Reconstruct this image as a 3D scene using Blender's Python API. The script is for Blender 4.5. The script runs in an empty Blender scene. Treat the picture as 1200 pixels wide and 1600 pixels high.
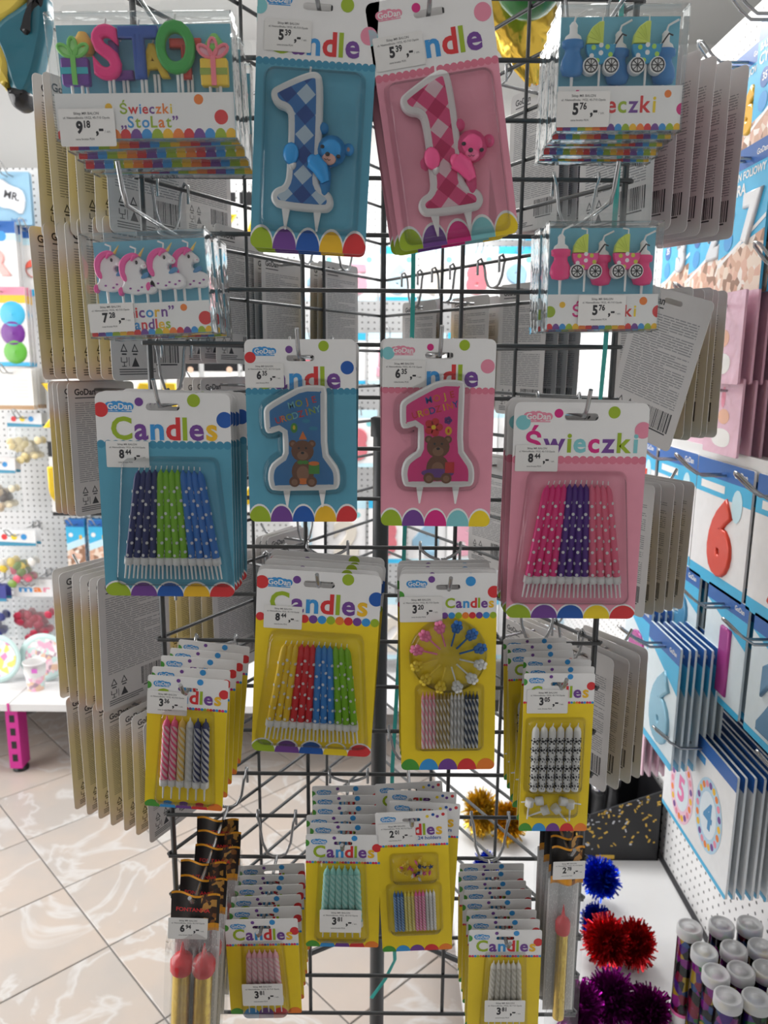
import bpy, math, random
import numpy as np
from mathutils import Vector, Matrix
from mathutils.geometry import tessellate_polygon

random.seed(11)
scene = bpy.context.scene
COL = scene.collection
PI = math.pi
cos, sin = math.cos, math.sin

# ------------------------------------------------------------------ camera
FPX, PITCH, ROLL, YAW = 1186.24, .193625, .00923, .00163
CAM = Vector((.00315, -.99074, 1.6))
FW = Vector((sin(YAW) * cos(PITCH), cos(YAW) * cos(PITCH), -sin(PITCH)))
RT = Vector((cos(YAW), -sin(YAW), 0))
UP = RT.cross(FW)
RT, UP = RT * cos(ROLL) + UP * sin(ROLL), UP * cos(ROLL) - RT * sin(ROLL)
cd = bpy.data.cameras.new('camera')
cam = bpy.data.objects.new('camera', cd)
COL.objects.link(cam)
cd.sensor_fit = 'VERTICAL'
cd.sensor_height = 36
cd.lens = FPX / 1600 * 36
cd.clip_start = .02
cam.matrix_world = Matrix(((RT.x, UP.x, -FW.x, CAM.x), (RT.y, UP.y, -FW.y, CAM.y),
                           (RT.z, UP.z, -FW.z, CAM.z), (0, 0, 0, 1)))
cd.dof.use_dof = True
cd.dof.focus_distance = .9
cd.dof.aperture_fstop = 7.5
scene.camera = cam

# ------------------------------------------------------------------ world, lights, exposure
w_ = bpy.data.worlds.new('daylight')
scene.world = w_
w_.use_nodes = True
w_.node_tree.nodes['Background'].inputs[0].default_value = (.80, .88, 1, 1)
w_.node_tree.nodes['Background'].inputs[1].default_value = .3


def area(name, loc, target, sx, sy, power, col=(1, 1, 1)):
    l = bpy.data.lights.new(name, 'AREA')
    l.shape = 'RECTANGLE'
    l.size, l.size_y, l.energy, l.color = sx, sy, power, col
    o = bpy.data.objects.new(name, l)
    COL.objects.link(o)
    o.location = loc
    o.rotation_euler = (Vector(target) - Vector(loc)).to_track_quat('-Z', 'Y').to_euler()
    return o


area('window_daylight', (-2.9, .45, 1.5), (.7, .5, .8), 2.8, 2.1, 88, (1, .98, .96))
area('ceiling_light', (-.75, 1.6, 2.72), (-.7, 1.5, 0), 1.5, .5, 12, (1, .99, .97))
area('ceiling_light', (.32, 1.35, 2.72), (.45, 1.25, 0), .45, 1.3, 32, (1, .99, .97))
area('ceiling_light', (-.3, -1.6, 2.72), (-.2, -1.3, 0), 1.5, .6, 2.0, (1, .98, .96))

scene.view_settings.view_transform = 'Standard'
scene.view_settings.look = 'None'
scene.view_settings.gamma = 1
scene.view_settings.exposure = 0.0
scene.view_settings.use_curve_mapping = False


# ------------------------------------------------------------------ pixel helpers (1200 x 1600 frame)
def ray(x, y): return FW * FPX + RT * (x - 600) + UP * (800 - y)
def pY(x, y, Y): d = ray(x, y); return CAM + d * ((Y - CAM.y) / d.y)
def pZ(x, y, Z): d = ray(x, y); return CAM + d * ((Z - CAM.z) / d.z)
def pX(x, y, X): d = ray(x, y); return CAM + d * ((X - CAM.x) / d.x)
def proj(p): d = Vector(p) - CAM; k = d.dot(FW); return 600 + FPX * d.dot(RT) / k, 800 - FPX * d.dot(UP) / k


# ------------------------------------------------------------------ materials
def lin(c): c /= 255; return c / 12.92 if c <= .04045 else ((c + .055) / 1.055) ** 2.4
def D(r, g, b, k=1.0): return tuple(min(.92, lin(x) * k) for x in (r, g, b))


MC = {}


def mat(col, rough=.45, metal=0., var=.05, scale=60., bump=0., spec=.5, trl=0.):
    key = (tuple(round(c, 3) for c in col), rough, metal, var, scale, bump, trl)
    if key in MC: return MC[key]
    m = bpy.data.materials.new('surface')
    m.use_nodes = True
    nt = m.node_tree
    b = nt.nodes['Principled BSDF']
    b.inputs['Roughness'].default_value = rough
    b.inputs['Metallic'].default_value = metal
    b.inputs['Specular IOR Level'].default_value = spec
    tc = nt.nodes.new('ShaderNodeTexCoord')
    nz = nt.nodes.new('ShaderNodeTexNoise')
    nz.inputs['Scale'].default_value = scale
    nt.links.new(tc.outputs['Object'], nz.inputs['Vector'])
    mx = nt.nodes.new('ShaderNodeMix')
    mx.data_type = 'RGBA'
    mx.inputs[6].default_value = (*[c * (1 - var) for c in col], 1)
    mx.inputs[7].default_value = (*[min(1, c * (1 + var)) for c in col], 1)
    nt.links.new(nz.outputs['Fac'], mx.inputs[0])
    nt.links.new(mx.outputs[2], b.inputs['Base Color'])
    if bump:
        bp = nt.nodes.new('ShaderNodeBump')
        bp.inputs['Strength'].default_value = bump
        bp.inputs['Distance'].default_value = .01
        nt.links.new(nz.outputs['Fac'], bp.inputs['Height'])
        nt.links.new(bp.outputs[0], b.inputs['Normal'])
    if trl:
        t = nt.nodes.new('ShaderNodeBsdfTranslucent')
        nt.links.new(mx.outputs[2], t.inputs[0])
        ms = nt.nodes.new('ShaderNodeMixShader')
        ms.inputs[0].default_value = trl
        nt.links.new(b.outputs[0], ms.inputs[1])
        nt.links.new(t.outputs[0], ms.inputs[2])
        nt.links.new(ms.outputs[0], nt.nodes['Material Output'].inputs[0])
    MC[key] = m
    return m


def clear_plastic(name, tint=(.97, .98, .98), gloss=.16, rough=.07, milk=0., wav=0.):
    m = bpy.data.materials.new(name)
    m.use_nodes = True
    nt = m.node_tree
    for n in list(nt.nodes):
        if n.type == 'BSDF_PRINCIPLED': nt.nodes.remove(n)
    out = nt.nodes['Material Output']
    tr = nt.nodes.new('ShaderNodeBsdfTransparent'); tr.inputs[0].default_value = (*tint, 1)
    gl = nt.nodes.new('ShaderNodeBsdfGlossy'); gl.inputs['Roughness'].default_value = rough
    fr = nt.nodes.new('ShaderNodeFresnel'); fr.inputs[0].default_value = 1.45
    mu = nt.nodes.new('ShaderNodeMath'); mu.operation = 'MULTIPLY_ADD'
    mu.inputs[1].default_value = gloss * 4; mu.inputs[2].default_value = .0
    mu.use_clamp = True
    nt.links.new(fr.outputs[0], mu.inputs[0])
    mx = nt.nodes.new('ShaderNodeMixShader')
    nt.links.new(mu.outputs[0], mx.inputs[0])
    nt.links.new(tr.outputs[0], mx.inputs[1]); nt.links.new(gl.outputs[0], mx.inputs[2])
    nz = nt.nodes.new('ShaderNodeTexNoise'); nz.inputs['Scale'].default_value = 45
    tc = nt.nodes.new('ShaderNodeTexCoord'); nt.links.new(tc.outputs['Object'], nz.inputs['Vector'])
    if wav:
        bp = nt.nodes.new('ShaderNodeBump'); bp.inputs['Strength'].default_value = wav; bp.inputs['Distance'].default_value = .01
        nt.links.new(nz.outputs['Fac'], bp.inputs['Height'])
        nt.links.new(bp.outputs[0], gl.inputs['Normal']); nt.links.new(bp.outputs[0], fr.inputs['Normal'])
    last = mx
    if milk:
        df = nt.nodes.new('ShaderNodeBsdfDiffuse'); df.inputs[0].default_value = (.85, .85, .86, 1)
        m2 = nt.nodes.new('ShaderNodeMixShader'); m2.inputs[0].default_value = milk
        nt.links.new(mx.outputs[0], m2.inputs[1]); nt.links.new(df.outputs[0], m2.inputs[2])
        last = m2
    nt.links.new(last.outputs[0], out.inputs[0])
    return m


CLEAR = clear_plastic('clear_blister_plastic', gloss=.2, rough=.1, wav=.15)
PVC = clear_plastic('clear_box_plastic', gloss=.22, rough=.06, milk=.03, wav=.1)
BAGP = clear_plastic('bag_film', gloss=.16, rough=.15, milk=.09, wav=.4)
FROST = clear_plastic('frosted_lid', gloss=.15, rough=.3, milk=.55)


def gingham(name, c_l, c_m, c_d, sc, x0, z0):
    m = bpy.data.materials.new(name); m.use_nodes = True
    nt = m.node_tree; b = nt.nodes['Principled BSDF']; b.inputs['Roughness'].default_value = .35
    tc = nt.nodes.new('ShaderNodeTexCoord'); sp = nt.nodes.new('ShaderNodeSeparateXYZ')
    nt.links.new(tc.outputs['Object'], sp.inputs[0])
    def mth(op, a, bb=None):
        n = nt.nodes.new('ShaderNodeMath'); n.operation = op
        for i, v in enumerate((a, bb)):
            if v is None: continue
            if isinstance(v, (int, float)): n.inputs[i].default_value = v
            else: nt.links.new(v, n.inputs[i])
        return n.outputs[0]
    st = []
    for op in ('ADD', 'SUBTRACT'):
        s = mth(op, mth('SUBTRACT', sp.outputs[0], x0), mth('SUBTRACT', sp.outputs[2], z0))
        s = mth('FRACT', mth('ADD', mth('MULTIPLY', s, sc), .25))
        st.append(mth('GREATER_THAN', s, .5))
    tot = mth('MULTIPLY', mth('ADD', st[0], st[1]), .5)
    cr = nt.nodes.new('ShaderNodeValToRGB'); cr.color_ramp.interpolation = 'CONSTANT'
    e = cr.color_ramp.elements
    e[0].position = 0; e[0].color = (*c_l, 1)
    e[1].position = .3; e[1].color = (*c_m, 1)
    n = e.new(.8); n.color = (*c_d, 1)
    nt.links.new(tot, cr.inputs[0]); nt.links.new(cr.outputs[0], b.inputs['Base Color'])
    return m


def patches(name, cols, scale, rough=.25, metal=.6, base=None):
    """foil flakes / photo print: voronoi cells coloured from a list"""
    m = bpy.data.materials.new(name); m.use_nodes = True
    nt = m.node_tree; b = nt.nodes['Principled BSDF']
    b.inputs['Roughness'].default_value = rough; b.inputs['Metallic'].default_value = metal
    tc = nt.nodes.new('ShaderNodeTexCoord')
    oi = nt.nodes.new('ShaderNodeObjectInfo')
    ad = nt.nodes.new('ShaderNodeVectorMath'); ad.operation = 'ADD'
    nt.links.new(tc.outputs['Object'], ad.inputs[0]); nt.links.new(oi.outputs['Location'], ad.inputs[1])
    vo = nt.nodes.new('ShaderNodeTexVoronoi'); vo.inputs['Scale'].default_value = scale
    nt.links.new(ad.outputs[0], vo.inputs['Vector'])
    sp = nt.nodes.new('ShaderNodeSeparateColor'); nt.links.new(vo.outputs['Color'], sp.inputs[0])
    cr = nt.nodes.new('ShaderNodeValToRGB'); cr.color_ramp.interpolation = 'CONSTANT'
    e = cr.color_ramp.elements
    for i, c in enumerate(cols):
        el = e[i] if i < 2 else e.new(i / len(cols))
        el.position = i / len(cols); el.color = (*c, 1)
    nt.links.new(sp.outputs[0], cr.inputs[0]); nt.links.new(cr.outputs[0], b.inputs['Base Color'])
    return m


def pegboard(name, col, ax):
    m = bpy.data.materials.new(name); m.use_nodes = True
    nt = m.node_tree; b = nt.nodes['Principled BSDF']; b.inputs['Roughness'].default_value = .5
    g = nt.nodes.new('ShaderNodeNewGeometry')
    vm = nt.nodes.new('ShaderNodeVectorMath'); vm.operation = 'SCALE'; vm.inputs[3].default_value = 40
    nt.links.new(g.outputs['Position'], vm.inputs[0])
    fr = nt.nodes.new('ShaderNodeVectorMath'); fr.operation = 'FRACTION'
    nt.links.new(vm.outputs[0], fr.inputs[0])
    su = nt.nodes.new('ShaderNodeVectorMath'); su.operation = 'SUBTRACT'; su.inputs[1].default_value = (.5, .5, .5)
    nt.links.new(fr.outputs[0], su.inputs[0])
    mu = nt.nodes.new('ShaderNodeVectorMath'); mu.operation = 'MULTIPLY'
    mu.inputs[1].default_value = (0, 1, 1) if ax == 'X' else (1, 0, 1)
    nt.links.new(su.outputs[0], mu.inputs[0])
    le = nt.nodes.new('ShaderNodeVectorMath'); le.operation = 'LENGTH'; nt.links.new(mu.outputs[0], le.inputs[0])
    lt = nt.nodes.new('ShaderNodeMath'); lt.operation = 'LESS_THAN'; lt.inputs[1].default_value = .14
    nt.links.new(le.outputs['Value'], lt.inputs[0])
    mx = nt.nodes.new('ShaderNodeMix'); mx.data_type = 'RGBA'
    mx.inputs[6].default_value = (*col, 1); mx.inputs[7].default_value = (.06, .06, .06, 1)
    nt.links.new(lt.outputs[0], mx.inputs[0]); nt.links.new(mx.outputs[2], b.inputs['Base Color'])
    return m


# base palette (albedos)
WHITE = mat((.84, .835, .83), .4, var=.02)
PAPER = mat((.74, .735, .73), .7, var=.03)
BACKC = mat((.62, .60, .59), .75, var=.04)
INK = mat((.035, .035, .04), .6)
GREYINK = mat((.12, .12, .125), .7)
LTINK = mat((.28, .28, .29), .7)
WIRE = mat((.075, .078, .08), .38, metal=.5, var=.06, scale=30)
POLE = mat((.075, .078, .082), .42, metal=.4, var=.05, scale=12)
HOOKM = mat((.42, .43, .44), .26, metal=.9, var=.05)
TEAL = mat((.10, .36, .50), .4)
TEALD = mat((.05, .27, .42), .4)
PINKB = mat((.80, .32, .42), .4)
PINKD = mat((.72, .19, .28), .4)
YEL = mat((.86, .63, .015), .4)
RED = mat((.68, .035, .04), .4)
BLUE = mat((.012, .10, .42), .4)
SKY = mat((.04, .30, .68), .4)
GREEN = mat((.33, .47, .02), .4)
GRASS = mat((.07, .32, .04), .4)
PURP = mat((.17, .055, .30), .4)
ORANGE = mat((.85, .22, .03), .4)
GOLDY = mat((.86, .50, .02), .4)
MAG = mat((.68, .02, .22), .4)
AQUA = mat((.22, .58, .62), .4)
ROSE = mat((.80, .27, .38), .4)
LETTER = [GREEN, PURP, SKY, RED, GREEN, PURP, GOLDY]


# ------------------------------------------------------------------ mesh builder
class MB:
    def __init__(s): s.v = []; s.f = []; s.m = []; s.s = []; s.mats = []

    def mi(s, m):
        for i, x in enumerate(s.mats):
            if x is m: return i
        s.mats.append(m); return len(s.mats) - 1

    def add(s, vs, fs, m, smooth=False):
        o = len(s.v); k = s.mi(m)
        s.v += [tuple(v) for v in vs]
        for f in fs: s.f.append([i + o for i in f]); s.m.append(k); s.s.append(smooth)
        return s

    def box(s, x0, x1, y0, y1, z0, z1, m):
        v = [(x, y, z) for z in (z0, z1) for y in (y0, y1) for x in (x0, x1)]
        return s.add(v, [(0, 2, 3, 1), (4, 5, 7, 6), (0, 1, 5, 4), (2, 6, 7, 3), (0, 4, 6, 2), (1, 3, 7, 5)], m)

    def loops(s, ls, m, cap0=True, cap1=True, smooth=False, closed=True):
        n = len(ls[0]); vs = [p for l in ls for p in l]; fs = []
        for j in range(len(ls) - 1):
            for i in range(n if closed else n - 1):
                a, b = j * n + i, j * n + (i + 1) % n
                fs.append((a, b, b + n, a + n))
        s.add(vs, fs, m, smooth)
        if cap0: s.add(ls[0], [tuple(range(n))[::-1]], m)
        if cap1: s.add(ls[-1], [tuple(range(n))], m)
        return s

    def lathe(s, prof, m, seg=12, c=(0, 0, 0), smooth=True, cap=True):
        ls = [[(c[0] + r * cos(2 * PI * i / seg), c[1] + r * sin(2 * PI * i / seg), c[2] + z) for i in range(seg)] for r, z in prof]
        return s.loops(ls, m, cap, cap, smooth)

    def tube(s, pts, r, m, seg=7, cap=True):
        pts = [Vector(p) for p in pts]; ls = []; n = len(pts)
        t0 = (pts[1] - pts[0]).normalized()
        u = t0.cross(Vector((0, 0, 1)) if abs(t0.z) < .9 else Vector((1, 0, 0))).normalized()
        for i, p in enumerate(pts):
            t = (pts[min(i + 1, n - 1)] - pts[max(i - 1, 0)]).normalized()
            u = (u - t * u.dot(t)).normalized(); w = t.cross(u)
            rr = r[i] if isinstance(r, (list, tuple)) else r
            ls.append([p + (u * cos(2 * PI * k / seg) + w * sin(2 * PI * k / seg)) * rr for k in range(seg)])
        return s.loops(ls, m, cap, cap, True)

    def ball(s, c, r, m, seg=12, rings=7):
        rx, ry, rz = r if isinstance(r, (list, tuple)) else (r, r, r)
        ls = [[(c[0] + rx * sin(a) * cos(2 * PI * i / seg), c[1] + ry * sin(a) * sin(2 * PI * i / seg), c[2] - rz * cos(a)) for i in range(seg)]
              for a in [PI * (j + .02) / (rings + .04 - .0) if j else .02 for j in range(rings)] + [PI - .02]]
        return s.loops(ls, m, True, True, True)

    def poly(s, pts, y, m, flip=False, holes=()):
        """flat face(s) in the XZ plane at depth y, seen from -Y"""
        ls = [[Vector((p[0], p[1], 0)) for p in l] for l in (pts, *holes)]
        flat = [p for l in ls for p in l]
        if not holes and convex(pts): tri = [tuple(range(len(flat)))]
        else: tri = [tuple(t) for t in tessellate_polygon(ls)]
        out = []
        for t in tri:
            a = sum(flat[t[i]].x * flat[t[(i + 1) % len(t)]].y - flat[t[(i + 1) % len(t)]].x * flat[t[i]].y for i in range(len(t)))
            if (a > 0) == flip: t = tuple(reversed(t))
            out.append(t)
        return s.add([(p.x, y, p.y) for p in flat], out, m)

    def prism(s, pts, y0, y1, m, bev=0., smooth=False):
        """closed outline pts (x,z) from back y0 to front y1 (y1<y0), bevelled towards the front"""
        if area2(pts) < 0: pts = pts[::-1]
        ls = [[(p[0], y0, p[1]) for p in pts]]
        if bev:
            q1 = offset(pts, bev * .3); q2 = offset(pts, bev)
            ls += [[(p[0], y1 + bev, p[1]) for p in pts], [(p[0], y1 + bev * .3, p[1]) for p in q1], [(p[0], y1, p[1]) for p in q2]]
            top = q2
        else:
            ls += [[(p[0], y1, p[1]) for p in pts]]; top = pts
        s.loops(ls, m, False, False, smooth)
        s.poly(top, y1, m); s.poly(pts, y0, m, flip=True)
        return s

    def glyphs(s, txt, size, x, z, y, m, bold=.0, align='L', shear=0, sx=1):
        vs, fs, x0, x1 = text_mesh(txt, bold)
        o = x - (x0 * size * sx if align == 'L' else (x0 + x1) / 2 * size * sx if align == 'C' else x1 * size * sx)
        return s.add([(o + (a * sx + b * shear) * size, y, z + b * size) for a, b in vs], fs, m)

    def obj(s, name, parent=None, loc=None):
        me = bpy.data.meshes.new(name)
        me.from_pydata(s.v, [], s.f)
        for m in s.mats: me.materials.append(m)
        me.polygons.foreach_set('material_index', s.m)
        me.polygons.foreach_set('use_smooth', s.s)
        me.update()
        o = bpy.data.objects.new(name, me)
        COL.objects.link(o)
        if parent is not None: o.parent = parent
        if loc is not None: o.location = loc
        return o


def area2(p): return sum(p[i][0] * p[(i + 1) % len(p)][1] - p[(i + 1) % len(p)][0] * p[i][1] for i in range(len(p)))


def convex(p):
    n = len(p); sg = 0
    for i in range(n):
        a, b, c = p[i], p[(i + 1) % n], p[(i + 2) % n]
        k = (b[0] - a[0]) * (c[1] - b[1]) - (b[1] - a[1]) * (c[0] - b[0])
        if abs(k) < 1e-14: continue
        if sg == 0: sg = k
        elif sg * k < 0: return False
    return True


def offset(p, d):
    """inset a CCW outline by d"""
    n = len(p); out = []
    for i in range(n):
        a, b, c = Vector(p[i - 1][:2]), Vector(p[i][:2]), Vector(p[(i + 1) % n][:2])
        t = ((b - a).normalized() + (c - b).normalized())
        t = t.normalized() if t.length > 1e-6 else (c - b).normalized()
        nn = Vector((-t.y, t.x))
        out.append((b.x + nn.x * d, b.y + nn.y * d))
    return out


def chaikin(p, it=2):
    for _ in range(it):
        q = []
        for i in range(len(p)):
            a, b = p[i], p[(i + 1) % len(p)]
            q += [(a[0] * .75 + b[0] * .25, a[1] * .75 + b[1] * .25), (a[0] * .25 + b[0] * .75, a[1] * .25 + b[1] * .75)]
        p = q
    return p


def rrect(x0, x1, z0, z1, r, n=4):
    out = []
    for cx, cz, a in ((x1 - r, z0 + r, -PI / 2), (x1 - r, z1 - r, 0), (x0 + r, z1 - r, PI / 2), (x0 + r, z0 + r, PI)):
        for k in range(n + 1):
            t = a + PI / 2 * k / n
            out.append((cx + r * cos(t), cz + r * sin(t)))
    return out


def disc(x, z, r, n=20, rz=None): return [(x + r * cos(2 * PI * i / n), z + (rz or r) * sin(2 * PI * i / n)) for i in range(n)]


def clip(poly, conv):
    """Sutherland-Hodgman against a convex CCW outline"""
    for i in range(len(conv)):
        a, b = conv[i], conv[(i + 1) % len(conv)]
        if abs(a[0] - b[0]) + abs(a[1] - b[1]) < 1e-9: continue
        def side(p): return (b[0] - a[0]) * (p[1] - a[1]) - (b[1] - a[1]) * (p[0] - a[0])
        out = []
        for j in range(len(poly)):
            p, q = poly[j], poly[(j + 1) % len(poly)]
            sp, sq = side(p), side(q)
            if sp >= 0: out.append(p)
            if sp * sq < 0:
                t = sp / (sp - sq); out.append((p[0] + (q[0] - p[0]) * t, p[1] + (q[1] - p[1]) * t))
        poly = out
        if len(poly) < 3: return None
    return poly


TXT = {}
_tc = bpy.data.curves.new('txt', 'FONT')
_to = bpy.data.objects.new('txt', _tc)


def text_mesh(txt, bold=0.):
    k = (txt, bold)
    if k not in TXT:
        _tc.body = txt; _tc.size = 1; _tc.offset = bold; _tc.resolution_u = 3; _tc.fill_mode = 'FRONT'
        me = bpy.data.meshes.new_from_object(_to)
        vs = [(v.co.x, v.co.y) for v in me.vertices]
        fs = []
        for p in me.polygons:
            t = tuple(p.vertices)
            a = sum(vs[t[i]][0] * vs[t[(i + 1) % len(t)]][1] - vs[t[(i + 1) % len(t)]][0] * vs[t[i]][1] for i in range(len(t)))
            fs.append(t if a > 0 else t[::-1])
        xs = [v[0] for v in vs] or [0]
        TXT[k] = (vs, fs, min(xs), max(xs))
        bpy.data.meshes.remove(me)
    return TXT[k]


def solid_text(mb, txt, size, x, z, y0, y1, m, bold=.03, bev=.06, sx=1):
    """rounded solid letters"""
    _tc.body = txt; _tc.size = 1; _tc.offset = bold; _tc.resolution_u = 4; _tc.fill_mode = 'BOTH'
    bev = min(bev, (y0 - y1) / size * .4)
    _tc.extrude = max(.001, (y0 - y1) / size / 2 - bev); _tc.bevel_depth = bev; _tc.bevel_resolution = 2
    me = bpy.data.meshes.new_from_object(_to)
    _tc.extrude = 0; _tc.bevel_depth = 0
    xs = [v.co.x for v in me.vertices]; o = (min(xs) + max(xs)) / 2; ym = (y0 + y1) / 2
    mb.add([(x + (v.co.x - o) * size * sx, ym - v.co.z * size, z + v.co.y * size) for v in me.vertices], [tuple(p.vertices) for p in me.polygons], m, True)
    bpy.data.meshes.remove(me)


def rainbow(mb, txt, mats, x0, x1, z, y, bold=.03, gap=.07, hmax=None):
    """letters of different colours filling x0..x1 on baseline z"""
    gl = [text_mesh(c, bold) for c in txt]
    wd = sum(g[3] - g[2] for g in gl) + gap * (len(gl) - 1)
    k = (x1 - x0) / wd; x = x0
    kz = min(k, hmax) if hmax else k
    for g, m in zip(gl, mats):
        mb.add([(x + (a - g[2]) * k, y, z + b * kz) for a, b in g[0]], g[1], m)
        x += (g[3] - g[2] + gap) * k


# ------------------------------------------------------------------ scene graph helpers
def thing(name, label, cat, group=None, loc=(0, 0, 0), rot=(0, 0, 0)):
    o = bpy.data.objects.new(name, None)
    o.empty_display_size = .02
    COL.objects.link(o)
    o.location = loc; o.rotation_euler = rot
    return tag(o, label, cat, group)


def tag(o, label, cat, group=None):
    o['label'] = label; o['category'] = cat
    if group: o['group'] = group
    elif 'group' in o: del o['group']
    return o


def structure(o): o['kind'] = 'structure'; return o


def copy_tree(o, parent=None, skip=('price_tag',)):
    c = o.copy(); COL.objects.link(c); c.parent = parent
    for ch in list(KIDS.get(o.name, ())) if o.name in KIDS else [x for x in o.children]:
        if ch.name.split('.')[0] in skip: continue
        copy_tree(ch, c, skip)
    return c


KIDS = {}
T_CARD = .0007


# ------------------------------------------------------------------ print helpers
def logo(mb, x0, x1, z, y, edge, fill=WHITE, base=True):
    w = x1 - x0
    vs, fs, a, b = text_mesh('GoDan', .02)
    k = w / (b - a) * .9
    if base:
        for i, (dx, r) in enumerate(((.12, .17), (.3, .19), (.5, .2), (.7, .17), (.88, .15))):
            mb.poly(disc(x0 + w * dx, z + k * .33 + (.05 * k if i in (1, 2) else 0), w * r, 14, w * r * .95), y - .00003 - i * .000012, edge)
    mb.glyphs('GoDan', k, x0 + w * .05, z, y - .00014, fill, .02)
    mb.poly([(x0 + w * .05, z - k * .34), (x1 - w * .05, z - k * .34), (x1 - w * .05, z - k * .22), (x0 + w * .05, z - k * .22)], y - .00004, edge)


def back_print(mb, w, h, y, seed=0, qr=True):
    """text, recycling triangles and bar code on the rear of a card; seen from +Y, so mirrored"""
    rnd = random.Random(seed)
    def P(u, v): return (w / 2 - u * w, h - v * w)
    def quad(u0, u1, v0, v1, m=GREYINK): mb.poly([P(u0, v0), P(u1, v0), P(u1, v1), P(u0, v1)], y, m, flip=True)
    vs, fs, a, b = text_mesh('GoDan', .02)
    k = .3 / (b - a)
    for gi, (off_, mm, yy) in enumerate(((.03, INK, .00004),)):
        vs, fs, a, b = text_mesh('GoDan', off_)
        mb.add([(w / 2 - (.1 + (p - .08) * k) * w, y + yy, h - (.155 - q * k) * w) for p, q in vs], [f[::-1] for f in fs], mm)
    quad(.1, .4, .185, .198, INK)
    vend = h / w - .42
    v = .25
    while v < vend:
        u = .09
        end = .91 if rnd.random() < .9 else rnd.uniform(.4, .8)
        while u < end:
            l = rnd.uniform(.05, .2)
            quad(u, min(u + l, end), v, v + .0105, LTINK)
            u += l + .014
        v += .0255
    vb = h / w - .36
    for cu in (.16, .3):
        c = [P(cu + .052 * cos(a), vb + .05 - .056 * sin(a)) for a in (PI / 2, PI * 7 / 6, PI * 11 / 6)]
        i_ = [P(cu + .031 * cos(a), vb + .05 - .033 * sin(a)) for a in (PI / 2, PI * 7 / 6, PI * 11 / 6)]
        for q in range(3):
            mb.poly([c[q], c[(q + 1) % 3], i_[(q + 1) % 3], i_[q]], y, INK, flip=True)
        quad(cu - .03, cu + .03, vb + .093, vb + .108, INK)
    # glass-and-fork mark and warning mark
    for a0, a1, b0, b1 in ((.115, .125, .13, .18), (.185, .195, .13, .18), (.125, .185, .175, .183), (.15, .16, .183, .22), (.125, .185, .215, .223), (.215, .222, .13, .22)):
        quad(a0, a1, vb + b0, vb + b1, INK)
    c = [P(.25, vb + .225), P(.35, vb + .225), P(.30, vb + .13)]
    mb.poly(c, y, INK, flip=True)
    for q in range(3): quad(.09, .09 + rnd.uniform(.3, .5), vb + .245 + q * .024, vb + .257 + q * .024)
    u = .55
    while u < .9:
        l = rnd.choice((.006, .012, .018)); quad(u, u + l, vb - .02, vb + .19, INK); u += l + rnd.choice((.006, .012))
    quad(.58, .88, vb + .2, vb + .215, INK)


def dots_row(mb, w, v, r, mats, y, out, h, n):
    for i in range(n):
        p = clip(disc((-.5 + (i + .5) / n) * w, h - v * w, r * w, 12), out)
        if p: mb.poly(p, y - (i % 2) * .00002, mats[i % len(mats)])


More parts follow.
